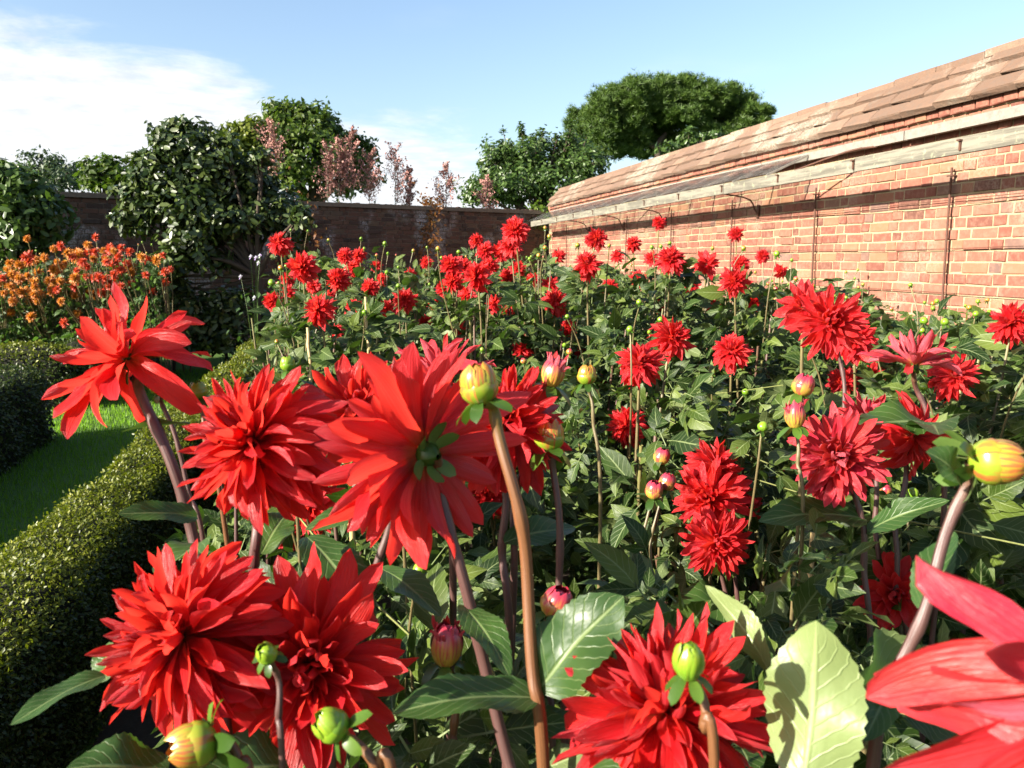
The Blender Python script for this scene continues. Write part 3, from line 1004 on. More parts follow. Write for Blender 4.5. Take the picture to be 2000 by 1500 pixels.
def hedge(name, label, p0, p1, width, height, bands, mat, seed, pw=3.2, amp=.016):
    """a rounded clipped hedge from p0 to p1; bands = (from, to, leaf size, leaves) along its length"""
    p0, p1 = np.array(p0, float), np.array(p1, float)
    L = np.linalg.norm(p1 - p0)
    a = (p1 - p0) / L
    b = np.array([-a[1], a[0]])
    hw = width / 2

    def shape(s, v, z, grow=0.0):
        """s along 0..L, v across -1..1, z 0..1 on the surface of a box -> rounded point"""
        ex = np.where(s < hw, (s - hw) / hw, np.where(s > L - hw, (s - L + hw) / hw, 0))
        r = min(height * .55, hw * 1.1)
        ez = np.maximum(z * height - (height - r), 0) / r
        q = np.stack([ex, v, ez], -1)
        k = 1 / np.maximum((np.abs(q) ** pw).sum(-1) ** (1 / pw), 1e-6)
        k = np.minimum(k, 1.0)[..., None]
        q2 = q * k
        s2 = np.where(ex != 0, np.where(s < hw, hw + q2[..., 0] * hw, L - hw + q2[..., 0] * hw), s)
        z2 = np.where(ez > 0, height - r + q2[..., 2] * r, z * height)
        xy = p0 + s2[..., None] * a + (q2[..., 1] * hw)[..., None] * b
        pt = np.concatenate([xy, z2[..., None]], -1)
        nr = np.sign(q2) * np.abs(q2) ** (pw - 1)
        nn = unit(np.concatenate([nr[..., :1] * a + nr[..., 1:2] * b, nr[..., 2:3]], -1) + 1e-6)
        pt = pt + nn * (lumps(pt, amp, seed) + grow)[..., None]
        return pt, nn

    base = thing(name, ((p0 + p1) / 2)[0:2].tolist() + [0], label, 'hedge')
    ns, nv = max(8, int(L / .12)), 22
    u = np.linspace(0, 1, nv + 1)
    # around the section: up one side, over the top, down the other
    vv = np.where(u < .3, -1, np.where(u > .7, 1, (u - .5) / .2))
    zz = np.where(u < .3, u / .3, np.where(u > .7, (1 - u) / .3, 1))
    S, VV = np.meshgrid(np.linspace(.01, L - .01, ns + 1), np.arange(nv + 1), indexing='ij')
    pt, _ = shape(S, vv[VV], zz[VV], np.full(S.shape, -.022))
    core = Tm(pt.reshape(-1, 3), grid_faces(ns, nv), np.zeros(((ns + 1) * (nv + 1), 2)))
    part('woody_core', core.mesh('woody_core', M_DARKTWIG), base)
    ts, td = [], []
    for s0, s1, size, n in bands:
        wgt = np.array([width * (s1 - s0), height * (s1 - s0), height * (s1 - s0), width * height * (s0 < .1), width * height * (s1 > L - .1)])
        face = rng.choice(5, n, p=wgt / wgt.sum())
        s = rng.uniform(s0, s1, n); v = rng.uniform(-1, 1, n); z = rng.uniform(.0, 1, n)
        v = np.where(face == 1, -1, np.where(face == 2, 1, v))
        z = np.where(face == 0, 1, z)
        s = np.where(face == 3, 0.0, np.where(face == 4, L, s))
        pt, nn = shape(s, v, z, rng.normal(0, .008, n) - .004 + (rng.uniform(0, 1, n) < .05) * rng.uniform(0, .035, n))
        nr = unit(nn + rng.normal(size=(n, 3)) * .55 + np.array([0, 0, .15]))
        x = unit(unit(np.cross(nr, rand_dirs(n))) + nn * .7)
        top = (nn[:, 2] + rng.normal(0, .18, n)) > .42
        sz = size * rng.uniform(.65, 1.3, n)
        fr = frames(x, nr)
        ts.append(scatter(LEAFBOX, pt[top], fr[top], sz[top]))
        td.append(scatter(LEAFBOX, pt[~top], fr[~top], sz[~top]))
    part('top_leaves', join(ts).mesh('top_leaves', mat), base, kind='stuff')  # sunny hedges get a brighter, yellower leaf tone painted on top
    part('leaves', join(td).mesh('leaves', M_BOXSHADE), base, kind='stuff')  # shade of the sides painted with the darker leaf
    return base


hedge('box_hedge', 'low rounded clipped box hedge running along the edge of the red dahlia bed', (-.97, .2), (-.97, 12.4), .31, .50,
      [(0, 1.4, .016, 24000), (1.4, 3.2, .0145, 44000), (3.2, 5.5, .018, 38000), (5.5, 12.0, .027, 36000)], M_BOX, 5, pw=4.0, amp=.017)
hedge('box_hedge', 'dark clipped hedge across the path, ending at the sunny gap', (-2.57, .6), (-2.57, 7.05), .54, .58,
      [(0, 3.0, .03, 7000), (3.0, 6.35, .028, 16000)], M_BOXSHADE, 6)
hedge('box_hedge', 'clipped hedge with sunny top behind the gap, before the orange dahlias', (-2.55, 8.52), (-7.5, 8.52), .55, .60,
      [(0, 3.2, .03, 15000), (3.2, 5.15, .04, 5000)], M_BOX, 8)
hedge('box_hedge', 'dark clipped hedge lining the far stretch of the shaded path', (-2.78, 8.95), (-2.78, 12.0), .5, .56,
      [(0, 3.1, .032, 9000)], M_BOXSHADE, 9)

# ------------------------------------------------------------------ petals, buds, leaves of the dahlias


def petal_tm(W, curl, roll, twist, seed, nL=8, nW=4, wavy=.15, cp=1.3, sharp=.52):
    r = np.random.default_rng(seed)
    v = np.linspace(0, 1, nL + 1)
    th = curl * v ** cp
    ds = 1 / nL
    x = np.concatenate([[0], np.cumsum(np.cos((th[1:] + th[:-1]) / 2)) * ds])
    z = -np.concatenate([[0], np.cumsum(np.sin((th[1:] + th[:-1]) / 2)) * ds])
    prof = (v + .035) ** .62 * np.maximum(1 - v, .0) ** sharp
    prof = prof / prof.max()
    w = W * np.maximum(prof, .035)
    u = np.linspace(-1, 1, nW + 1)
    ro = np.maximum(roll * (1 - .35 * v), .05)[:, None]
    y = w[:, None] * np.sin(u[None] * ro) / ro
    h = w[:, None] * (1 - np.cos(u[None] * ro)) / ro * 1.0
    ph = r.uniform(0, 6.3, 2)
    h = h + wavy * w[:, None] * (u[None] ** 2) * np.sin(7 * v + ph[0])[:, None] + .055 * w[:, None] * np.sin(8.5 * u[None] + ph[1])
    tw = twist * v[:, None]
    side = r.normal(0, .10)
    y, h = y * np.cos(tw) - h * np.sin(tw), y * np.sin(tw) + h * np.cos(tw)
    y = y + side * v[:, None] ** 2
    V = np.stack([x[:, None] + h * np.sin(th)[:, None], y, z[:, None] + h * np.cos(th)[:, None]], -1)
    U = np.stack(np.broadcast_arrays((u * .5 + .5)[None], v[:, None]), -1)
    return Tm(V.reshape(-1, 3), grid_faces(nL, nW), U.reshape(-1, 2))


# style: petals, opening angle inner/outer, length inner/outer, half width, curl inner/outer, roll inner/outer, scatter
STYLE = {
    'mop':    dict(N=190, a=(4, 146), L=(.60, 1.06), W=(.10, .118), curl=(-.35, .85), roll=(1.4, 1.0), jit=15, tw=.8, g=.58),
    'reflex': dict(N=110, a=(4, 132), L=(.58, 1.06), W=(.135, .15), curl=(-.6, .75), roll=(1.5, .9), jit=12, tw=.6, g=.30),
    'open':   dict(N=100, a=(8, 104), L=(.34, 1.05), W=(.13, .145), curl=(-1.1, .40), roll=(1.8, .85), jit=13, tw=.6, g=.22),
    'airy':   dict(N=30, a=(18, 112), L=(.60, 1.12), W=(.14, .165), curl=(-.25, .80), roll=(1.7, .9), jit=16, tw=.7, g=.30),
    'behind': dict(N=104, a=(18, 98), L=(.60, 1.10), W=(.105, .115), curl=(-.3, .05), roll=(1.4, .85), jit=13, tw=.6, g=.20),
    'full':   dict(N=118, a=(4, 128), L=(.50, 1.03), W=(.125, .125), curl=(-.9, .40), roll=(1.7, 1.0), jit=8, tw=.4, g=.10),
    'flat':   dict(N=56, a=(10, 95), L=(.30, 1.0), W=(.18, .19), curl=(-1.0, .15), roll=(1.6, .6), jit=5, tw=.2, g=0),
    'cup':    dict(N=40, a=(12, 84), L=(.62, 1.08), W=(.13, .14), curl=(-.2, .45), roll=(1.9, 1.1), jit=11, tw=.4, g=.1),
}


def lerp(p, t):
    return p[0] + (p[1] - p[0]) * t


PETAL_CACHE = {}


def petal_layout(style, r, N=None, down=None):
    """(t, local rotation, place, length) of each petal in a head of radius 1 whose face looks along +z"""
    S = STYLE[style]
    N = N or S['N']
    out = []
    for i in range(N):
        t = (i + .5) / N
        phi = i * 2.39996 + r.normal(0, .10)
        al = rad(lerp(S['a'], t ** .78) + r.normal(0, S['jit'] * (.4 + .6 * t)))
        L = lerp(S['L'], t ** .6) * r.uniform(.82, 1.14)
        c, s = math.cos(phi), math.sin(phi)
        x = np.array([math.sin(al) * c, math.sin(al) * s, math.cos(al)])
        z = np.array([-math.cos(al) * c, -math.cos(al) * s, math.sin(al)])
        if down is not None and S['g']:
            x = unit(x + down * S['g'] * t * r.uniform(.5, 1.4) * (1 - abs(x @ down)))
            z = unit(z - (z @ x) * x)
        ro = r.normal(0, .22)
        y = np.cross(z, x)
        y, z = y * math.cos(ro) + z * math.sin(ro), z * math.cos(ro) - y * math.sin(ro)
        rr = .03 + .10 * t
        place = np.array([c * rr, s * rr, .10 * (1 - t) - .02])
        out.append((t, np.stack([x, y, z], -1), place, L))
    return out


def petal_shape(style, t, seed, nL, nW):
    S = STYLE[style]
    r = np.random.default_rng(seed)
    return petal_tm(lerp(S['W'], t) * r.uniform(.85, 1.2), lerp(S['curl'], t ** .8) + r.normal(0, .5), lerp(S['roll'], t) * r.uniform(.75, 1.25),
                    r.normal(0, S['tw']), seed, nL, nW, r.uniform(.1, .7), r.uniform(.9, 2.4))


def petal_mesh(style, t, var, mat):
    b = min(5, int(t * 6))
    key = (style, b, var, mat.name)
    if key not in PETAL_CACHE:
        PETAL_CACHE[key] = petal_shape(style, (b + .5) / 6, 1000 + b * 17 + var * 131 + len(style) * 7, 11, 6).mesh('petal', mat)
    return PETAL_CACHE[key]


def axis_frame(ax, spin):
    ax = np.array(ax, float)
    ref = np.array([.2, .3, .93]) if abs(ax[2]) < .85 else np.array([1., .1, 0])
    y = unit(np.cross(ax, ref)); x = np.cross(y, ax)
    c, s = math.cos(spin), math.sin(spin)
    return np.stack([x * c + y * s, y * c - x * s, ax], -1)


def lathe(prof, sides=12):
    prof = np.array(prof, float)
    a = np.linspace(0, 2 * math.pi, sides + 1)
    V = np.stack([prof[:, None, 0] * np.cos(a), prof[:, None, 0] * np.sin(a), np.broadcast_to(prof[:, None, 1], (len(prof), sides + 1))], -1)
    U = np.stack(np.broadcast_arrays(np.linspace(0, 1, sides + 1)[None], np.linspace(0, 1, len(prof))[:, None]), -1)
    return Tm(V.reshape(-1, 3), grid_faces(len(prof) - 1, sides)[:, ::-1], U.reshape(-1, 2))


RECEPT = lathe([(.02, -.20), (.07, -.17), (.12, -.10), (.13, -.04), (.09, .03), (.02, .06)], 10)
RECEPT_ME = RECEPT.mesh('flower', M_CALYX)
SEPAL = petal_tm(.27, .7, .7, .1, 3, 6, 2, .1)
SEPAL_ME = SEPAL.mesh('sepal', M_CALYX)


def sepals(parent, n, L, al, z, rr, r):
    for i in range(n):
        phi = i * 2 * math.pi / n + r.normal(0, .15)
        a = rad(al + r.normal(0, 12))
        c, s = math.cos(phi), math.sin(phi)
        x = np.array([math.sin(a) * c, math.sin(a) * s, math.cos(a)])
        zz = np.array([-math.cos(a) * c, -math.cos(a) * s, math.sin(a)])
        part('sepal', SEPAL_ME, parent, m4(np.stack([x, np.cross(zz, x), zz], -1), (c * rr, s * rr, z), L * r.uniform(.85, 1.2)))


def flower(root, pos, R, axis, style, seed, mat=None, N=None, droop=None):
    """a head with petals of its own, under root"""
    mat = mat or M_PETAL
    r = np.random.default_rng(seed)
    F = axis_frame(axis, r.uniform(0, 6.28))
    f = part('flower', RECEPT_ME, root, m4(F, np.array(pos) - np.array(root.location), R))
    for t, Rm, place, L in petal_layout(style, r, N, -F[2]):
        if droop is not None and (F @ Rm[:, 0])[2] > droop:
            continue
        part('petal', petal_mesh(style, t, int(r.integers(6)), mat), f, m4(Rm, place, L))
    sepals(f, 6, .26, 108, -.10, .08, r)
    return f


def flower_tm(style, seed, N=None, nL=4, nW=2, wide=1.3):
    r = np.random.default_rng(seed)
    ts = []
    shapes = {b: [petal_shape(style, (b + .5) / 6, seed * 13 + b * 7 + v, nL, nW) for v in range(3)] for b in range(6)}
    for q in shapes.values():
        for t in q:
            t.V = t.V * np.array([.97, wide, 1])
    for t, Rm, place, L in petal_layout(style, r, N):
        ts.append(shapes[min(5, int(t * 6))][int(r.integers(3))].moved(Rm, place, L))
    return join(ts)


SMALL = [flower_tm('mop', s, 120).mesh('flower', M_PETAL) for s in (1, 2, 3)] + [flower_tm('full', s, 104).mesh('flower', M_PETAL) for s in (4, 5)] + [flower_tm('reflex', 6, 80).mesh('flower', M_PETAL), flower_tm('open', 7, 50).mesh('flower', M_PETAL), flower_tm('airy', 8, 40).mesh('flower', M_PETAL)]
SMALL_OR = [flower_tm('full', s, 80, 3, 2).mesh('flower', M_ORANGE) for s in (11, 12, 13)] + [flower_tm('full', s, 50, 3, 2).mesh('flower', M_ORANGERED) for s in (14, 15)]

# buds
BUDV = []
for i in range(9):
    a = math.pi * i / 8
    BUDV.append((max(.02, math.sin(a) * (1.0 - .10 * (i > 4))), -math.cos(a) * .95 + .02))
BUD = lathe(BUDV, 20)
ang = np.arctan2(BUD.V[:, 1], BUD.V[:, 0])
BUD.V[:, :2] *= (1 + .045 * np.abs(np.cos(4 * ang + BUD.V[:, 2] * 1.5))[:, None])
BUDLONG = Tm(BUD.V * np.array([.82, .82, 1.25]) + np.array([0, 0, .2]), BUD.F, BUD.U)
BUD_ME = {}
for key, mm in (('green', M_BUDG), ('yellow', M_BUDY), ('pink', M_BUDP)):
    BUD_ME[key] = BUD.mesh('bud', mm)
    BUD_ME[key + '_long'] = BUDLONG.mesh('bud', mm)


SCALE = [Tm(t.V * 2.45, t.F, t.U) for t in (petal_tm(.21, -2.05, .95, 0, 70 + i, 8, 4, .05, 1.0, .35) for i in range(3))]
SCALE_ME = {k: [t.mesh('petal', mm) for t in SCALE] for k, mm in (('green', M_BUDG), ('yellow', M_BUDY), ('pink', M_BUDP))}


def bud(root, pos, R, axis, kind, seed, nsep=6, sal=108, sl=1.6):
    r = np.random.default_rng(seed)
    F = axis_frame(axis, r.uniform(0, 6.28))
    b = part('bud', BUD_ME[kind], root, m4(F, np.array(pos) - np.array(root.location), R))
    sepals(b, nsep, sl, sal, -.75, .35, r)
    for i in range(11):
        phi = i * 2.4 + r.normal(0, .1)
        k = .35 + .05 * i
        c, s = math.cos(phi), math.sin(phi)
        a = rad(64)
        x = np.array([math.sin(a) * c, math.sin(a) * s, math.cos(a)])
        z = np.array([-math.cos(a) * c, -math.cos(a) * s, math.sin(a)])
        lo_ = kind.endswith('long')
        part('petal', SCALE_ME[kind.split('_')[0]][i % 3], b, m4(np.stack([x, np.cross(z, x), z], -1) * np.array([[1], [1], [1.25 if lo_ else 1.0]]), (c * .28, s * .28, -.86 + (.0 if not lo_ else .05)), r.uniform(.93, 1.06) * (1.0 if not lo_ else .95)))
    if kind == 'pink_long':
        for i in range(12):
            phi = i * 2.4
            a = rad(r.uniform(8, 24))
            c, s = math.cos(phi), math.sin(phi)
            x = np.array([math.sin(a) * c, math.sin(a) * s, math.cos(a)])
            z = np.array([-math.cos(a) * c, -math.cos(a) * s, math.sin(a)])
            part('petal', petal_mesh('cup', .2, i % 4, M_PETALPINK), b, m4(np.stack([x, np.cross(z, x), z], -1), (c * .45, s * .45, -.2), r.uniform(1.6, 2.2)))
    return b


# a small bud on its stalk, for the plants further off
def small_bud(kind, mat, seed):
    r = np.random.default_rng(seed)
    L = 9.0
    st = tube([(0, 0, -L), (r.normal(0, .6), r.normal(0, .6), -L * .5), (0, 0, -.8)], .30, .22, 5, 5)
    return BUD, st, L


def leaf_tm(rows, cols, W, serr, fold, droop, teeth, wave, seed, stalk=0.0):
    r = np.random.default_rng(seed)
    v = np.linspace(0, 1, rows + 1)
    prof = (v + .01) ** .55 * np.maximum(1 - v, 0) ** .72
    prof = prof / prof.max()
    saw = 1 - serr * (np.arange(rows + 1) % 2) if teeth is None else 1 - serr * ((v * teeth) % 1.0)
    w = W * np.maximum(prof * saw, .012)
    u = np.linspace(-1, 1, cols + 1)
    X = np.broadcast_to(v[:, None], (rows + 1, cols + 1)) + 0.0
    X = X - (np.abs(u)[None] > .9) * 0.0
    Y = w[:, None] * u[None]
    ph = r.uniform(0, 6.3, 3)
    Z = fold * np.abs(Y) - droop * v[:, None] ** 2 + wave * w[:, None] * np.abs(u[None]) * np.sin(v[:, None] * 9 + ph[0] + np.sign(u[None])) \
        + wave * .3 * W * np.sin(v[:, None] * 5 + ph[1])
    V = np.stack([X, Y, Z], -1).reshape(-1, 3)
    U = np.stack(np.broadcast_arrays((u * .5 + .5)[None], v[:, None]), -1).reshape(-1, 2)
    return Tm(V, grid_faces(rows, cols), U)


def compound(n_pairs, seed, rows=8):
    r = np.random.default_rng(seed)
    ts = []
    sk = .42 if n_pairs else .16
    stalk = Tm([[0, -.012, 0], [0, .012, 0], [sk + .04, .008, .012], [sk + .04, -.008, .012]], [[0, 1, 2, 3][::-1]], [[.48, 0], [.52, 0], [.52, .4], [.48, .4]])
    ts.append(stalk)
    ts.append(leaf_tm(rows, 2, .27 + r.normal(0, .02), .16, .25, r.uniform(.15, .45), None, .2, seed).moved(t=(sk, 0, .01), k=1 - sk))
    for i in range(n_pairs):
        for s in (-1, 1):
            x0 = sk - .02 - i * .20
            an = s * rad(r.uniform(48, 66))
            c, q = math.cos(an), math.sin(an)
            R = np.array([[c, -q, 0], [q, c, 0], [0, 0, 1]])
            ts.append(leaf_tm(rows - 2, 2, .26, .16, .25, r.uniform(.1, .5), None, .2, seed + 3 * i + s).moved(R, (x0, 0, .008), (.44 - .1 * i) * r.uniform(.9, 1.1)))
    return join(ts)


LEAVES = [compound(0, 1), compound(0, 2), compound(1, 3), compound(1, 4), compound(1, 5), compound(2, 6), compound(2, 7)]
LEAF_ME = [t.mesh('leaf', M_LEAF) for t in LEAVES]
LEAVES_LOW = [compound(0, 11, 4), compound(1, 12, 4), compound(2, 13, 4)]
BIG = [leaf_tm(26, 6, .33, .13, .22, (.10, .28, .2, .16)[i], 13, .26, 50 + i) for i in range(4)]
BIG_ME = [t.mesh('leaf', M_BIGLEAF) for t in BIG]
BIGN = [leaf_tm(26, 6, .20, .13, .25, .18, 13, .2, 60 + i) for i in range(2)]
BIGN_ME = [t.mesh('leaf', M_BIGLEAF) for t in BIGN]

OCC = []            # what must stay in view: (px, py, radius px, depth)


def big_leaf(root, p0, p1, normal, var=0, narrow=False, keep=True):
    """a large leaf from p0 to p1 (px, py, depth) with its upper face towards normal"""
    a, b = np.array(P(*p0)), np.array(P(*p1))
    L = np.linalg.norm(b - a)
    R = frames(np.array([b - a]), np.array(normal))[0]
    me = BIGN_ME[var % 2] if narrow else BIG_ME[var % 4]
    part('leaf', me, root, m4(R, a - np.array(root.location), L))
    if keep:
        OCC.append(((p0[0] + p1[0]) / 2, (p0[1] + p1[1]) / 2, abs(p1[1] - p0[1]) * .4 + 20, max(p0[2], p1[2])))


def stem_to_ground(root_name, label, pts, r_top, mat, group, cat='dahlia', nodes=(.58, .74, .9)):
    """pts: (px, py, depth) from the top down; makes the thing at the foot of the stem and its stem"""
    w = [np.array(P(*q)) for q in pts]
    last = w[-1]
    dirn = unit(w[-1] - w[-2])
    foot = np.array([last[0] + dirn[0] * .12 + rng.normal(0, .03), last[1] + dirn[1] * .12 + .05, 0])
    t = thing(root_name, foot, label, cat, group)
    path = [foot, foot * .4 + last * .6 + dirn * .05] + w[::-1]
    part('stem', tube([tuple(q) for q in path], r_top * 1.35, r_top, 9, 60, bumps=[(x, .22) for x in nodes]).mesh('stem', mat), t)
    return t


RED = 'red dahlias in the long bed'
# label, head (px, py), depth, radius px, axis (right, up, to camera), style, stem px points below the head, stem radius, material, petals
HERO = [
    ('airy red dahlia with few curling petals on a dark stem before the sunny lawn gap', (250, 702), .92, 150, (-.62, .62, .42), 'airy', [(277, 768), (330, 905), (388, 1070), (425, 1230)], .0058, M_PETAL, 38),
    ('full shaggy red dahlia drooping beside the box hedge, half in shade', (500, 862), .82, 160, (-.62, .42, .62), 'mop', [(500, 985), (501, 1090), (504, 1260)], .0050, M_PETAL, 190),
    ('red dahlia with dark curled centre squeezed behind the shaggy bloom and the turned-away bloom', (700, 800), 1.02, 128, (.05, .50, .85), 'open', [(735, 900), (760, 1000), (728, 1150), (700, 1300)], .0046, M_PETAL, 50),
    ('large red dahlia turned away, showing its green calyx and long dark stem', (828, 885), .78, 198, (-.72, .10, -.66), 'behind', [(858, 930), (885, 1050), (925, 1240), (1000, 1490), (1030, 1600)], .0052, M_PETAL, 104),
    ('red dahlia hanging its petals right behind the yellow-green bud', (985, 828), 1.0, 135, (.15, .62, .70), 'mop', [(985, 930), (985, 1050), (990, 1250)], .0045, M_PETAL, 140),
    ('red dahlia with fluted upright petals peeping over the turned-away bloom', (858, 738), 1.12, 108, (-.15, .92, .25), 'cup', [(862, 790), (868, 900), (880, 1100)], .0045, M_PETALPINK, 24),
    ('broad red dahlia low at the hedge with lit drooping petals', (362, 1245), .74, 192, (-.62, .35, .66), 'mop', [(420, 1345), (450, 1450), (470, 1600)], .0050, M_PETAL, 180),
    ('wide open red dahlia facing the viewer behind a small green bud', (605, 1300), .78, 196, (.14, .18, .95), 'open', [(640, 1400), (650, 1500), (655, 1650)], .0050, M_PETAL, 102),
    ('huge domed red dahlia beside the large pale leaf', (1300, 1395), .68, 225, (-.30, .78, .48), 'mop', [(1320, 1520), (1330, 1620), (1335, 1720)], .0055, M_PETAL, 210),
    ('very close out-of-focus pinkish red dahlia in the lower corner', (2250, 1370), .36, 470, (-.45, .05, .80), 'airy', [(2150, 1500), (2160, 1700), (2160, 1900)], .0050, M_PETALPINK, 46),
    ('round red dahlia facing the viewer, lowest of three stacked blooms', (1400, 1060), 1.68, 70, (.03, .02, 1), 'full', [(1410, 1130), (1430, 1240), (1440, 1350)], .0040, M_PETAL, 100),
    ('red dahlia looking sideways, middle of three stacked blooms', (1385, 975), 1.78, 80, (-.55, .25, .75), 'full', [(1410, 1040), (1440, 1150), (1450, 1260)], .0040, M_PETAL, 100),
    ('full pinkish red dahlia with dense drooping petals above a bamboo cane', (1637, 893), 1.32, 98, (-.30, .02, .95), 'full', [(1670, 970), (1690, 1080), (1695, 1250)], .0042, M_PETALPINK, 110),
    ('red dahlia tucked right behind the dense pinkish bloom', (1700, 822), 1.48, 72, (.05, .75, .6), 'full', [(1705, 890), (1712, 1000), (1715, 1150)], .0040, M_PETALPINK, 70),
    ('red dahlia hanging sideways next to the dense pinkish bloom', (1783, 852), 1.42, 80, (.60, -.05, .75), 'reflex', [(1770, 920), (1755, 1000), (1745, 1150)], .0040, M_PETAL, 60),
    ('bright red dahlia facing the viewer, biggest of the cluster before the brick wall', (1622, 628), 1.72, 74, (-.05, .15, .97), 'full', [(1640, 700), (1650, 800), (1655, 950)], .0040, M_PETAL, 100),
    ('opening red dahlia seen from the side with pale striped petal backs', (1785, 712), 1.40, 84, (.02, 1, .12), 'cup', [(1790, 760), (1815, 830), (1840, 960)], .0040, M_PETALPINK, 34),
    ('flat dark red dahlia low in the shade behind the bud stem', (1748, 1158), 1.45, 76, (-.25, .05, .95), 'flat', [(1770, 1230), (1785, 1330), (1790, 1450)], .0040, M_PETAL, 50),
]
hero_roots = []
for i, (lab, (px, py), d, Rp, ax, sty, st, sr, mt, N) in enumerate(HERO):
    R = Rp * d / FPX
    axis = np.array(cdir(*ax))
    pos = np.array(P(px, py, d))
    back_pt = pos - axis * R * .18
    bx, by, bd = project(back_pt)
    sm = M_STEM
    t = stem_to_ground('dahlia', lab, [(bx, by, bd)] + [(x, y, d + .02) for x, y in st], sr, sm, RED)
    flower(t, pos, R, axis, sty, 40 + i, mt, N, .40 if i == 9 else None)
    hero_roots.append(t)
    OCC.append((px, py, Rp * .95, d))

# near buds: label, (px, py), depth, radius px, axis, kind, stem points, stem radius, stem material
HBUD = [
    ('plump yellow-green dahlia bud on a thick orange-brown stem in the middle of the bed', (936, 757), .70, 38, (-.22, .95, .1), 'yellow', [(965, 800), (990, 900), (1020, 1080), (1045, 1300), (1060, 1500)], .0048, M_STEMGREEN),
    ('half-open pink dahlia bud on a slender dark stem behind the plump yellow-green bud', (1078, 735), 1.02, 26, (.25, .9, .1), 'pink_long', [(1062, 775), (1045, 850), (1010, 980), (1000, 1150)], .0040, M_STEM),
    ('striped pink and yellow dahlia bud in shade beside the thick orange-brown stem', (1072, 855), .98, 30, (-.05, .97, .1), 'yellow', [(1080, 895), (1088, 1020), (1095, 1250), (1100, 1450)], .0040, M_STEM),
    ('big yellow and red dahlia bud tilted outwards on a brown stem at the picture edge', (1938, 902), .62, 46, (.85, .05, .35), 'yellow', [(1885, 960), (1830, 1110), (1765, 1280), (1720, 1400), (1700, 1550)], .0042, M_STEM),
    ('pointed green dahlia bud with spreading sepals in front of the huge domed bloom', (1345, 1300), .56, 34, (-.12, .95, .25), 'green_long', [(1362, 1345), (1380, 1420), (1388, 1520)], .0032, M_STEMGREEN),
    ('round bright green dahlia bud before the lower petals of the wide open bloom', (650, 1418), .58, 33, (-.70, .55, .3), 'green', [(690, 1452), (740, 1500), (770, 1580)], .0034, M_STEMGREEN),
    ('small round green dahlia bud with star-like sepals before the wide open bloom', (522, 1278), .60, 20, (-.15, .7, .65), 'green', [(540, 1320), (547, 1400), (550, 1550)], .0022, M_STEM),
    ('fat yellowish bud with maroon streaks at the bottom under the broad low bloom', (383, 1455), .60, 44, (-.85, -.05, .5), 'yellow', [(440, 1450), (475, 1500), (490, 1600)], .0034, M_STEMGREEN),
    ('yellow and pink dahlia bud half hidden by the large glossy leaf', (1085, 1180), .95, 30, (.35, .85, .2), 'pink', [(1078, 1220), (1075, 1320), (1075, 1450)], .0034, M_STEM),
    ('half-open red dahlia bud with folded petals left of the glossy leaf', (872, 1270), .85, 36, (.1, .98, .1), 'pink_long', [(885, 1330), (890, 1420), (895, 1550)], .0038, M_STEMGREEN),
    ('small pale green bud on a thin brown stem before the lawn gap', (308, 757), 1.0, 15, (-.25, .9, .2), 'green', [(318, 790), (340, 850), (370, 960), (400, 1100)], .0026, M_STEM),
    ('pair-like pale green bud against the box hedge above the shaggy bloom', (388, 765), 1.0, 17, (-.1, .95, .2), 'green', [(392, 800), (405, 870), (430, 980)], .0026, M_STEMGREEN),
    ('ripe yellow bud with red tip beside the half-open pink bud', (1146, 735), 1.35, 19, (0, 1, .1), 'yellow', [(1150, 765), (1160, 820), (1170, 950)], .0026, M_STEMPALE),
    ('dark pink opening bud above the dense pinkish bloom', (1553, 818), 1.30, 22, (-.1, .98, .1), 'pink_long', [(1555, 845), (1560, 900), (1565, 1000)], .0028, M_STEMPALE),
    ('yellow-green bud with a drooping pink petal left of the opening side-on bloom', (1568, 755), 1.40, 21, (.3, .9, .2), 'pink', [(1566, 785), (1562, 850), (1560, 950)], .0028, M_STEMPALE),
    ('lower of two pink buds close together left of the three stacked blooms', (1277, 960), 1.6, 17, (.15, .9, .2), 'pink', [(1270, 985), (1255, 1050), (1250, 1150)], .0026, M_STEMPALE),
    ('upper of two pink buds close together left of the three stacked blooms', (1302, 944), 1.62, 16, (.3, .9, .2), 'pink', [(1292, 970), (1275, 1040), (1270, 1150)], .0026, M_STEMPALE),
    ('small red and yellow bud floating alone in the dark gap above the two pink buds', (1292, 893), 1.9, 16, (.3, .9, .2), 'pink', [(1290, 920), (1285, 980), (1285, 1080)], .0026, M_STEMPALE),
    ('pale green bud on a tan stem behind the shaggy bloom', (562, 712), 1.5, 15, (-.1, .95, .2), 'green', [(566, 740), (568, 800), (572, 900)], .0028, M_STEMPALE),
    ('pale green bud above the bloom with the dark curled centre', (752, 727), 1.4, 15, (-.1, .95, .2), 'green', [(756, 755), (765, 810), (775, 900)], .0026, M_STEMPALE),
]
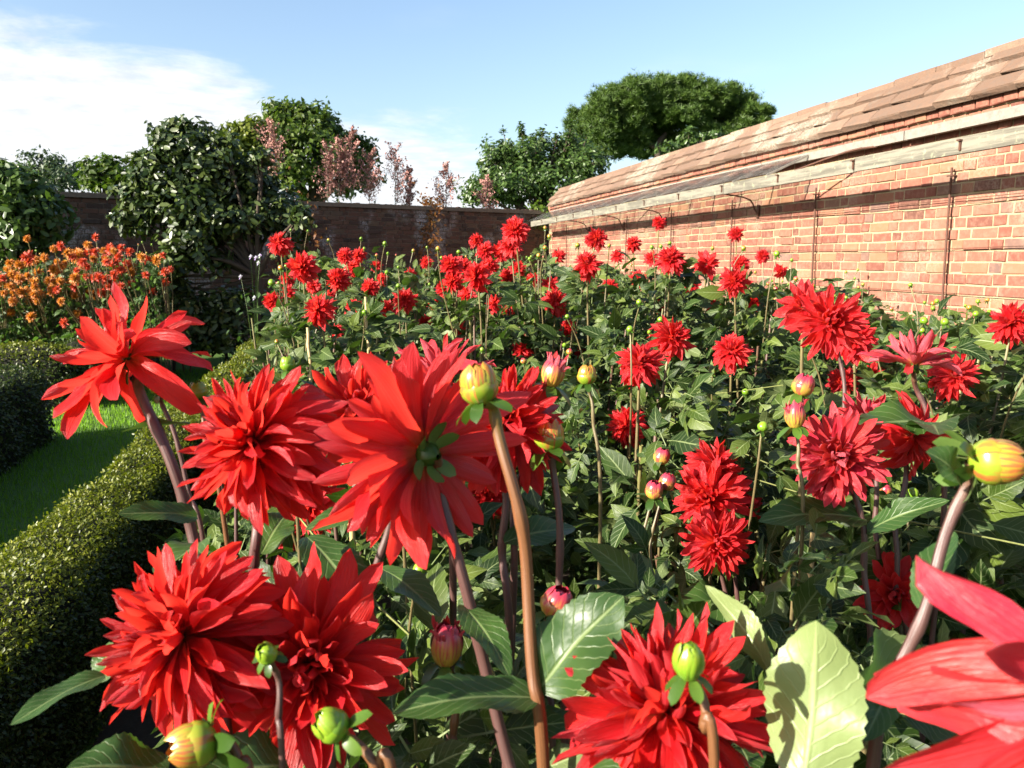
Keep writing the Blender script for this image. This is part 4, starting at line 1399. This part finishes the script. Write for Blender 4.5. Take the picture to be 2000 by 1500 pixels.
for i, (lab, (px, py), d, Rp, ax, kind, st, sr, sm) in enumerate(HBUD):
    R = Rp * d / FPX
    axis = np.array(cdir(*ax))
    pos = np.array(P(px, py, d))
    bx, by, bd = project(pos - axis * R * .8)
    t = stem_to_ground('dahlia', lab, [(bx, by, bd)] + [(x, y, d + .015) for x, y in st], sr, sm, RED, nodes=(.62, .82))
    bud(t, pos, R, axis, kind, 300 + i)
    hero_roots.append(t)
    OCC.append((px, py, Rp * 1.3, d))
    if i == 0:
        big_leaf(t, (1052, 1345, .71), (1205, 1160, .70), cdir(-.35, .55, .75), 0)
        big_leaf(t, (1050, 1360, .71), (780, 1350, .66), cdir(.05, .85, .35), 1, True)
    if i == 3:
        big_leaf(t, (1885, 935, .62), (1830, 880, .60), cdir(-.3, .5, .7), 2)
        big_leaf(t, (1800, 1190, .64), (1850, 1020, .67), cdir(-.7, .3, .5), 0, True)
        big_leaf(t, (1745, 1330, .66), (1700, 1420, .60), cdir(-.3, .4, .7), 1, True)
    if i == 4:
        big_leaf(t, (1572, 1530, .60), (1605, 1212, .62), cdir(.55, .30, -.80), 3)
        big_leaf(t, (1500, 1310, .72), (1405, 1140, .78), cdir(.7, .2, -.6), 0, True)
        big_leaf(t, (1640, 1370, .72), (1760, 1250, .80), cdir(.5, .3, -.7), 2)
for k, (ri, a, b, nr, nw) in enumerate([
        (0, (385, 1010, .92), (245, 985, .86), (-.1, .6, .7), True), (0, (400, 1060, .92), (300, 1085, .84), (-.3, .7, .6), False), (0, (372, 830, .96), (240, 820, .95), (.1, .9, -.2), True),
        (1, (510, 1080, .85), (560, 990, .9), (.1, .7, .5), False), (6, (205, 1320, .72), (20, 1385, .66), (-.2, .8, .5), True), (6, (210, 1330, .73), (190, 1250, .76), (-.3, .5, .7), False),
        (3, (600, 1050, .95), (730, 1180, .85), (.3, .6, .6), True), (2, (760, 1000, 1.0), (600, 1010, .95), (0, .8, .5), True), (7, (660, 1420, .8), (720, 1260, .9), (.3, .5, .7), False),
        (7, (560, 1500, .72), (360, 1480, .66), (0, .8, .5), False), (6, (330, 1500, .7), (140, 1480, .66), (-.1, .8, .5), False), (8, (1150, 1500, .62), (1200, 1580, .55), (-.1, .7, .6), False),
        (4, (985, 1060, 1.0), (1130, 1010, 1.05), (.1, .7, .6), True), (16, (1810, 830, 1.36), (1700, 790, 1.30), (-.1, .8, .4), False), (16, (1815, 840, 1.38), (1830, 800, 1.2), (-.3, .6, .6), True),
        (12, (1690, 1010, 1.34), (1500, 985, 1.28), (-.1, .8, .5), True), (12, (1692, 1040, 1.34), (1830, 960, 1.25), (.1, .7, .6), True), (10, (1420, 1180, 1.7), (1330, 1170, 1.6), (-.2, .7, .6), False),
        (2, (740, 1110, 1.0), (860, 1170, .92), (.2, .8, .4), True), (3, (905, 1180, .8), (1000, 1290, .72), (.2, .8, .4), True)]):
    big_leaf(hero_roots[ri], a, b, cdir(*nr), k, nw, keep=False)

# ------------------------------------------------------------------ blooms further off, gathered into plants
MID = [  # px, py, radius, phrase
    (545, 475, 24, 'red dahlia plant with one bloom standing tallest beside the end of the hedge'),
    (590, 522, 29, 'red dahlia plant with a full round bloom behind the hedge end, before the far wall'),
    (658, 545, 25, 'red dahlia plant whose oval bloom shows before the pale patch of the far wall'),
    (690, 522, 18, 'small red dahlia blooms half hidden before the pale patch of the far wall'),
    (672, 500, 16, 'little red bloom under green buds before the pale patch of the far wall'),
    (532, 590, 20, 'red dahlia spilling over the top of the box hedge at its far end'),
    (565, 570, 14, 'small red bloom close behind the one spilling over the hedge'),
    (622, 605, 32, 'red dahlia plant with a broad bloom on top of a pale cane'),
    (650, 650, 22, 'dark red bloom in shade just below the broad bloom by the cane'),
    (572, 698, 12, 'tiny red opening bloom above a pale green bud near the hedge'),
    (790, 585, 24, 'red dahlia plant with a wide bloom at mid height below the pale wall patch'),
    (757, 605, 20, 'red dahlia bloom turned to the hedge beside the wide bloom'),
    (800, 535, 13, 'small red bloom at the top edge of the foliage before the far wall'),
    (893, 648, 19, 'small shaggy red bloom above the fluted upright petals'),
    (1020, 677, 23, 'shaggy red bloom hanging in the dark gap in the middle of the bed'),
    (930, 540, 29, 'red dahlia plant with a broad bloom below the tallest bloom cluster'),
    (885, 548, 22, 'red bloom on the hedge side of the broad bloom below the tall cluster'),
    (880, 518, 22, 'upper red bloom before the withered climber on the far wall'),
    (1005, 450, 27, 'red dahlia plant carrying the tallest bloom, above the top of the bed'),
    (998, 480, 22, 'red bloom directly below the tallest one'),
    (947, 490, 19, 'red bloom beside the tallest cluster on the hedge side'),
    (978, 490, 19, 'red bloom in the middle of the tallest cluster'),
    (1010, 525, 16, 'small red bloom under the tallest cluster'),
    (965, 592, 17, 'narrow red bloom seen edge-on below the tall cluster'),
    (1075, 558, 20, 'upper of two red blooms hanging together at the corner of the walls'),
    (1085, 588, 27, 'lower of two red blooms hanging together at the corner of the walls'),
    (1146, 516, 29, 'red dahlia plant with a round bloom before the far end of the sunlit wall'),
    (1166, 466, 23, 'red bloom raised high before the far end of the sunlit wall'),
    (1236, 476, 16, 'small star-like red bloom on a thin stem before the sunlit wall'),
    (1287, 435, 13, 'tiny red bloom highest against the sunlit bricks'),
    (1310, 506, 28, 'red dahlia plant with a round bloom before the iron rods of the wall'),
    (1272, 505, 14, 'small red bloom tucked beside the round one before the iron rods'),
    (1380, 517, 25, 'red bloom turned aside before the middle of the sunlit wall'),
    (1435, 548, 29, 'red dahlia plant with a round low bloom before the middle of the sunlit wall'),
    (1446, 515, 17, 'red bloom right above the round low one before the sunlit wall'),
    (1437, 456, 15, 'little open red bloom on a thin stem against the sunlit bricks'),
    (1525, 532, 14, 'small star-shaped red bloom beside the leafy tip before the sunlit wall'),
    (1568, 602, 52, 'red bloom at the back of the big cluster before the brick wall'),
    (1668, 664, 40, 'red bloom tucked low in the big cluster before the brick wall'),
    (1862, 735, 46, 'red bloom beside the opening side-on bloom near the wall'),
    (1975, 632, 42, 'red bloom at the picture edge just below the sunlit wall'),
    (1995, 1050, 44, 'red bloom cut by the picture edge beside the big yellow bud'),
    (1250, 710, 46, 'pinkish red bloom with layered petals in the middle of the bed'),
    (1312, 660, 42, 'red bloom with spread petals above the layered one'),
    (1428, 686, 36, 'dark red bloom looking sideways in the shade below the wall'),
    (1225, 832, 40, 'red bloom standing alone in the centre of the leafy bed'),
    (1180, 745, 18, 'small red bloom beside the ripe yellow bud'),
    (1395, 912, 54, 'red bloom on top of the three stacked blooms'),
    (1440, 990, 46, 'shaded red bloom behind the three stacked blooms'),
    (608, 985, 56, 'red bloom low in shade behind the shaggy one'),
    (560, 1040, 36, 'red petals showing among leaves under the shaggy bloom'),
    (950, 968, 46, 'red bloom hanging behind the thick orange-brown stem'),
    (1560, 945, 34, 'red bloom peeping out left of the dense pinkish bloom'),
    (1645, 745, 30, 'red petals low behind the opening side-on bloom'),
    (1700, 1050, 22, 'small red bloom low among shaded leaves'),
    (545, 1130, 22, 'small red petals low under the shaggy bloom'),
]
plants = []
for px, py, Rp, lab in MID:
    D = .128 if Rp > 24 else (.115 if Rp > 17 else .09)
    d = D * FPX / (2 * Rp)
    p = np.array(P(px, py, d))
    if p[0] > WX - .25:
        d *= (WX - .3) / p[0]
        p = np.array(P(px, py, d))
    OCC.append((px, py, Rp * .95, d))
    R = 1.12 * Rp * d / FPX
    near = [q for q in plants if np.linalg.norm(q['c'] - p[:2]) < .30]
    if near:
        near[0]['fl'].append((p, R, px))
    else:
        plants.append(dict(c=p[:2] + rng.normal(0, .06, 2) + np.array([.04, .06]), fl=[(p, R, px)], label=lab))
for px, py, Rp in ((700, 498, 15), (735, 520, 12), (612, 560, 16), (640, 580, 15), (832, 512, 13), (868, 562, 18), (905, 522, 18), (912, 576, 17), (955, 520, 20), (990, 540, 16), (1040, 545, 14),
                   (722, 560, 17), (745, 545, 13), (560, 545, 14), (845, 590, 15), (990, 610, 15), (1110, 640, 17), (1190, 560, 16), (1245, 545, 17), (1350, 560, 16), (1475, 590, 18), (1400, 600, 17), (1140, 690, 18),
                   (1290, 600, 14), (1205, 500, 13), (1345, 480, 12), (1490, 500, 13), (1090, 500, 14), (930, 470, 15), (690, 600, 17), (830, 630, 16), (1700, 730, 26), (1880, 690, 22), (1930, 700, 20)):
    D = .128 if Rp > 24 else (.115 if Rp > 17 else .095)
    d = D * FPX / (2 * Rp)
    p = np.array(P(px, py, d))
    q = min(plants, key=lambda q: np.linalg.norm(q['c'] - p[:2]))
    if np.linalg.norm(q['c'] - p[:2]) > .8 or p[0] > WX - .2:
        continue
    OCC.append((px, py, Rp * .9, d))
    q['fl'].append((p, 1.12 * Rp * d / FPX, px))
for q in plants:
    q['c'][0] = max(-.42 if q['c'][1] > 2.4 else .02, min(q['c'][0], WX - .3))
OCCA = np.array(OCC)


def canopy_h(x, y):
    """how high the foliage stands at a place in the bed"""
    return min(0.90 + .13 * min(y, 4.1), 1.42 - .26 * min(1, max(0, x - 1.5))) - .16 * math.exp(-((x - 1.1) / .55) ** 2 - ((y - 2.6) / .8) ** 2)


def plant_leaves(c, H, Rr, n, top_bias=1.6):
    z = H * (1 - rng.uniform(0, 1, n) ** top_bias * .72)
    a = rng.uniform(0, 2 * math.pi, n)
    k = np.sqrt(rng.uniform(0.02, 1, n))
    prof = np.clip(1.15 - (z / H) ** 3 * .55, .3, 1)
    rr = Rr * k * prof
    pos = np.stack([c[0] + rr * np.cos(a), c[1] + rr * np.sin(a), z], -1)
    x = np.stack([np.cos(a), np.sin(a), rng.normal(.12, .45, n)], -1) + rng.normal(size=(n, 3)) * .35
    nr = unit(np.array([0, 0, .7]) + np.array(SUN) * .8 + rng.normal(size=(n, 3)) * .75)
    sc = rng.uniform(.06, .16, n)
    return pos, frames(x, nr), sc


def visible_mask(pos, sc):
    v = pos - np.array(CAM)
    d = v @ np.array(FW)
    px = 1000 + FPX * (v @ np.array(RT)) / np.maximum(d, .01)
    py = 750 - FPX * (v @ np.array(UP)) / np.maximum(d, .01)
    rp = FPX * sc * .45 / np.maximum(d, .05)
    blocked = ((np.hypot(px[:, None] - OCCA[:, 0], py[:, None] - OCCA[:, 1]) < OCCA[:, 2] * np.where(OCCA[:, 3] > 1.9, .88, 1.0) + rp[:, None] * np.where(OCCA[:, 3] > 1.9, .6, 1.0)) & (d[:, None] < OCCA[:, 3] + .03)).any(1)
    kk = -.38 - .45 * np.clip((pos[:, 1] - 1.6) / 2.0, 0, 1)
    edge = (pos[:, 0] > np.where(pos[:, 1] > 2.5, -.22 - .07 * (pos[:, 1] - 2.5) - .9 * np.maximum(0, .85 - pos[:, 2]), kk * (1.45 - pos[:, 2]) + sc * .3)) | (pos[:, 0] < -2)
    return ~blocked & edge & ((d > .80) | (pos[:, 2] < .75)), px, py, d


BUDMESH = {}
for i, (k, mm) in enumerate((('green', M_BUDG), ('yellow', M_BUDY), ('pink', M_BUDP), ('green2', M_BUDG))):
    sp = []
    rr_ = np.random.default_rng(i)
    for j in range(6):
        phi = j * 1.047
        a = rad(105 + rr_.normal(0, 14))
        c_, s_ = math.cos(phi), math.sin(phi)
        x = np.array([math.sin(a) * c_, math.sin(a) * s_, math.cos(a)]); z = np.array([-math.cos(a) * c_, -math.cos(a) * s_, math.sin(a)])
        sp.append(SEPAL.moved(np.stack([x, np.cross(z, x), z], -1), (c_ * .35, s_ * .35, -.75), 1.3))
    BUDMESH[k] = (BUD.mesh('bud', mm), join(sp).mesh('sepals', M_CALYX))


def put_bud(t, pos, R, axis, kind, foot):
    b, s = BUDMESH[kind]
    F = axis_frame(axis, rng.uniform(0, 6.28))
    o = part('bud', b, t, m4(F, pos - np.array(t.location), R))
    part('sepals', s, o, m4(np.eye(3), (0, 0, 0), 1))
    a = pos - np.array(axis) * R * .7
    part('stem', tube([tuple(foot), tuple(foot * .45 + a * .55 + np.array([0, 0, .04]) + rng.normal(0, .015, 3)), tuple(a)], .0032, .0022, 5, 7).mesh('stem', M_STEMPALE), t)


def bed_plant(c, H, Rr, n_obj, n_low, fl, label, group, meshes, leaf_mats=M_LEAF, buds=3, name='dahlia_plant', cat='dahlia', low=LEAVES_LOW, leaf_me=LEAF_ME):
    t = thing(name, (c[0], c[1], 0), label, cat, group)
    loc = np.array(t.location)
    # main stalks
    ts = []
    tips = []
    for i in range(4):
        a = rng.uniform(0, 6.28)
        tip = np.array([c[0] + math.cos(a) * Rr * .55, c[1] + math.sin(a) * Rr * .55, H * rng.uniform(.72, .9)])
        ft = np.array([c[0] + math.cos(a) * .05, c[1] + math.sin(a) * .05, 0])
        part('stem', tube([tuple(ft), tuple(ft * .5 + tip * .5 + np.array([0, 0, .08])), tuple(tip)], .009, .005, 5, 8).mesh('stem', M_STEMPALE if i % 2 else M_STEM), t)
        tips.append(tip)
    tips = np.array(tips)
    for p, R, px in fl:
        ax = np.array(cdir(rng.normal(-.32, .28), rng.normal(.28, .22), rng.uniform(.65, 1.0)))
        F = axis_frame(ax, rng.uniform(0, 6.28))
        part('flower', meshes[int(rng.integers(len(meshes)))], t, m4(F, p - loc, R))
        j = int(np.argmin(np.linalg.norm(tips - p, axis=1)))
        ft = np.array([c[0], c[1], min(.35, p[2] * .4)])
        e = p - ax * R * .15
        mid = ft * .3 + e * .7 - np.array([0, 0, .05]) + ax * -.02
        part('stem', tube([tuple(ft), tuple(mid), tuple(e)], .0062, .0036, 6, 10).mesh('stem', M_STEMPALE), t)
    pos, rot, sc = plant_leaves(c, H, Rr, n_obj)
    ok, px, py, d = visible_mask(pos, sc)
    ok &= pos[:, 0] < WX - .08
    for i in np.nonzero(ok)[0]:
        part('leaf', leaf_me[int(rng.integers(len(leaf_me)))], t, m4(rot[i], pos[i] - loc, sc[i]))
    pos, rot, sc = plant_leaves(c, H * .97, Rr * 1.05, n_low, 1.2)
    ok, *_ = visible_mask(pos, sc)
    ok &= pos[:, 0] < WX - .08
    pos, rot, sc = pos[ok], rot[ok], sc[ok]
    vi = rng.integers(0, len(low), len(pos))
    ts = [scatter(low[v], pos[vi == v], rot[vi == v], sc[vi == v] * .95) for v in range(len(low)) if (vi == v).any()]
    if ts:
        part('foliage', join(ts).mesh('foliage', leaf_mats), t, kind='stuff')
    for i in range(buds):
        a = rng.uniform(0, 6.28)
        r = Rr * rng.uniform(.2, .9)
        p = np.array([c[0] + math.cos(a) * r, c[1] + math.sin(a) * r, H * rng.uniform(.95, 1.12)])
        if p[0] > WX - .12:
            continue
        ok, bx, by, bd = visible_mask(p[None], np.array([.05]))
        if ok[0] and bd[0] > 1.05:
            ax = unit(np.array([rng.normal(0, .3), rng.normal(0, .3), 1.]))
            put_bud(t, p, rng.uniform(.008, .0135), ax, ['green', 'green2', 'yellow', 'green', 'pink'][int(rng.integers(5))], np.array([c[0], c[1], H * .6]) * .4 + p * .6 - np.array([0, 0, .12]))
    return t


for q in plants:
    zt = np.mean([f[0][2] for f in q['fl']])
    H = .3 * canopy_h(*q['c']) + .7 * (zt + .02)
    if q['c'][0] > 2.0:
        H = min(H, canopy_h(*q['c']))
    dist = np.linalg.norm(q['c'])
    bed_plant(q['c'], max(.55, H), .30, 90 if dist < 4.5 else 75, 320, q['fl'], q['label'], RED, SMALL, buds=4 if dist > 2.4 else 1)
cent = [q['c'] for q in plants]
MARKS = [(np.array(P(h[1][0], h[1][1], h[2])), w) for h, w in zip(HERO, ['the airy bloom by the lawn gap', 'the shaggy bloom by the hedge', 'the bloom with dark curled centre', 'the turned-away bloom', 'the bloom behind the yellow-green bud',
         'the fluted upright bloom', 'the broad low bloom at the hedge', 'the wide open bloom', 'the huge domed bloom', 'the out-of-focus corner bloom', 'the lowest stacked bloom', 'the middle stacked bloom', 'the dense pinkish bloom',
         'the bloom tucked behind the pinkish one', 'the bloom hanging beside the pinkish one', 'the big bloom cluster by the wall', 'the opening side-on bloom', 'the flat dark shaded bloom'])]
for px, py, Rp, w in ((622, 605, 32, 'the broad bloom on the pale cane'), (545, 475, 24, 'the tallest bloom at the hedge end'), (790, 585, 24, 'the wide bloom below the pale wall patch'), (1020, 677, 23, 'the bloom in the dark gap'),
                      (1005, 450, 27, 'the tallest bloom cluster'), (1146, 516, 29, 'the round bloom at the far wall end'), (1310, 506, 28, 'the round bloom by the iron rods'), (1435, 548, 29, 'the low round bloom by the wall'),
                      (1250, 710, 46, 'the layered pinkish bloom'), (1428, 686, 36, 'the shaded sideways bloom'), (1225, 832, 40, 'the lone central bloom'), (1975, 632, 42, 'the edge bloom under the wall'), (893, 648, 19, 'the small shaggy bloom'),
                      (1085, 588, 27, 'the two hanging corner blooms'), (1525, 532, 14, 'the small star bloom by the wall'), (930, 540, 29, 'the broad bloom under the tall cluster')):
    MARKS.append((np.array(P(px, py, .128 * FPX / (2 * Rp) if Rp > 14 else 4.2)), w))
used_labels = set()


def beside(c):
    p = np.array([c[0], c[1], 1.0])
    for q, w in sorted(MARKS, key=lambda m: np.linalg.norm(m[0][:2] - c)):
        v = p - q
        a, b = v @ np.array(RT), v @ np.array(FW)
        rel = ('just behind' if b > 0 else 'just in front of') if abs(b) > abs(a) else ('to the right of' if a > 0 else 'to the left of')
        lab = f'leafy bloomless dahlia plant {rel} {w}'
        if lab not in used_labels:
            used_labels.add(lab)
            return lab
    return 'leafy green dahlia plant'


for y in np.arange(.95, 6.9, .52):
    for x in np.arange(-.40, 3.9, .52):
        c = np.array([x, y]) + rng.normal(0, .07, 2)
        c[0] = min(max(c[0], -.42 if c[1] > 2.4 else .04), WX - .3)
        if min(np.linalg.norm(c - k) for k in cent) < .36:
            continue
        v = Vector((c[0], c[1], 1.0))
        px, py, d = project(v)
        if d < .85 or px < -150 or px > 2150:
            continue
        cent.append(c)
        bed_plant(c, canopy_h(*c) * rng.choice([.82, .92, .98, 1.04]) * rng.uniform(.97, 1.03), .30, 80 if d < 4.5 else 40, 260, [], beside(c) if y < 4.8 else f"leafy bloomless dahlia plant in the {['fourth-last', 'third-last', 'second-last', 'last'][min(3, int(round((y - 5.11) / .52)))]} far row, {['first', 'second', 'third', 'fourth', 'fifth', 'sixth', 'seventh', 'eighth', 'ninth'][int(round((x + .4) / .52))]} from the hedge", 'leafy dahlia plants without blooms', SMALL, buds=2 if y < 2.2 else 5)

# ------------------------------------------------------------------ orange dahlias behind the hedge
OR = [(52, 466, 9), (118, 480, 11), (104, 486, 9), (186, 463, 9), (214, 482, 9), (236, 484, 10), (252, 520, 13), (230, 500, 11), (318, 498, 8), (333, 526, 8), (170, 478, 10), (145, 500, 13)]
rr = np.random.default_rng(21)
for _ in range(130):
    px = rr.uniform(-25, 240) if rr.uniform() < .85 else rr.uniform(200, 330)
    OR.append((px, rr.uniform(500, 592) - (12 if px > 120 else 0), rr.uniform(8.5, 13)))
OR += [(60, 618, 12), (125, 630, 12), (20, 610, 10), (150, 612, 11)]
oc = []
for px in (-60, -5, 45, 95, 145, 195, 245, 295, 335):
    for k in range(2):
        p = P(px + rr.uniform(-10, 10) + 18 * k, 560, 9.2 + .75 * k + rr.uniform(-.1, .1))
        oc.append(dict(c=np.array([p.x, p.y]), fl=[]))
for px, py, Rp in OR:
    d = 9.0 + rr.uniform(-.35, .55)
    p = np.array(P(px, py, d))
    q = min(oc, key=lambda q: np.linalg.norm(q['c'] - p[:2]))
    q['fl'].append((p, Rp * d / FPX, px))
    OCCA = np.vstack([OCCA, [px, py, Rp * .8, d]])
ordn = ['first', 'second', 'third', 'fourth', 'fifth', 'sixth', 'seventh', 'eighth', 'ninth']
for i, q in enumerate(oc):
    row = 'front' if i % 2 == 0 else 'rear'
    lab = f"orange dahlia plant behind the hedge, {ordn[i // 2]} from the picture edge in the {row} row" if q['fl'] else f"leafy dahlia plant beside the orange blooms, {ordn[i // 2]} in the {row} row"
    right = i // 2 >= 5
    bed_plant(q['c'], (1.28 if i % 2 == 0 else 1.40) + (.05 if right else 0) + rr.uniform(-.03, .05), .36, 40, 420, q['fl'], lab, 'orange dahlias behind the hedge',
              SMALL_OR[:3] + SMALL_OR[:3] + SMALL_OR[3:4] if not right else SMALL_OR[3:] + SMALL_OR[:1], M_ORLEAF, buds=7 if right else 3, name='orange_dahlia')

# pale asters at the end of the path
p0 = P(495, 560, 6.3)
t = thing('pale_aster', (p0.x, p0.y, 0), 'wispy plant with tiny pale lilac flowers at the end of the hedge', 'plant')
dot_me = flower_tm('flat', 77, 12, 3, 2).mesh('flower', M_PALE)
for px, py in ((490, 502), (500, 504), (508, 500), (505, 514), (497, 582), (470, 541)):
    p = np.array(P(px, py, 6.3 + rng.normal(0, .1)))
    part('flower', dot_me, t, m4(axis_frame(np.array(cdir(-.3, .3, .9)), 0), p - np.array(t.location), .022))
    part('stem', tube([(p0.x, p0.y, 0), (p0.x + (p[0] - p0.x) * .4, p0.y, p[2] * .7), tuple(p)], .0025, .0012, 4, 8).mesh('stem', M_CALYX), t)
lp = np.array(p0) * np.array([1, 1, 0]) + np.stack([rng.normal(0, .09, 70), rng.normal(0, .09, 70), rng.uniform(.2, 1.2, 70)], -1)
part('foliage', scatter(LEAF5, lp, frames(rand_dirs(70), [0, 0, 1.]), rng.uniform(.04, .08, 70)).mesh('foliage', M_ORLEAF), t, kind='stuff')

# ------------------------------------------------------------------ canes and twine
for px0, py0, py1, d, lab in ((601, 640, 760, 3.0, 'pale bamboo cane holding up the broad bloom near the hedge'),
                              (714, 580, 730, 3.2, 'slender brown cane in the leafy left half of the bed'),
                              (1580, 975, 1100, 1.55, 'short bamboo cane under the dense pinkish bloom'),
                              (682, 970, 1120, 1.7, 'thin pale cane below the bloom with the dark curled centre')):
    a, b = P(px0, py0, d), P(px0 + 6, py1, d)
    t = thing('bamboo_cane', (b.x, b.y, 0), lab, 'cane', 'bamboo canes in the bed')
    part('shaft', tube([(b.x + (b.x - a.x) * .5, b.y, 0), tuple(b), tuple(a)], .007, .006, 7, 14, bumps=[(.3, .25), (.55, .25), (.8, .25)]).mesh('shaft', M_CANE), t)
for i, (q0, q1, lab) in enumerate((((1195, 760, 2.6), (1500, 905, 1.8), 'taut green twine slanting from the centre of the bed down to the pinkish bloom'),
                                   ((1240, 785, 2.5), (1370, 885, 1.95), 'shorter green twine running above the three stacked blooms'),
                                   ((1440, 925, 1.9), (2050, 1075, 1.25), 'green twine crossing the bed below the dense pinkish bloom'),
                                   ((1290, 768, 2.6), (1530, 752, 2.3), 'nearly level twine stretched under the shaded bloom by the wall'),
                                   ((585, 1010, 1.25), (800, 1240, 1.0), 'hairy twine slanting down between the low leaves under the turned-away bloom'),
                                   ((930, 1240, 1.0), (1060, 1480, .85), 'hairy twine near the foot of the thick orange-brown stem'))):
    a, b = np.array(P(*q0)), np.array(P(*q1))
    t = thing('garden_twine', tuple(b), lab, 'twine', 'twine tied through the bed')
    part('strand', tube([tuple(a), tuple((a + b) / 2 - np.array([0, 0, .012])), tuple(b)], .0018, .0018, 4, 12).mesh('strand', M_TWINE), t)
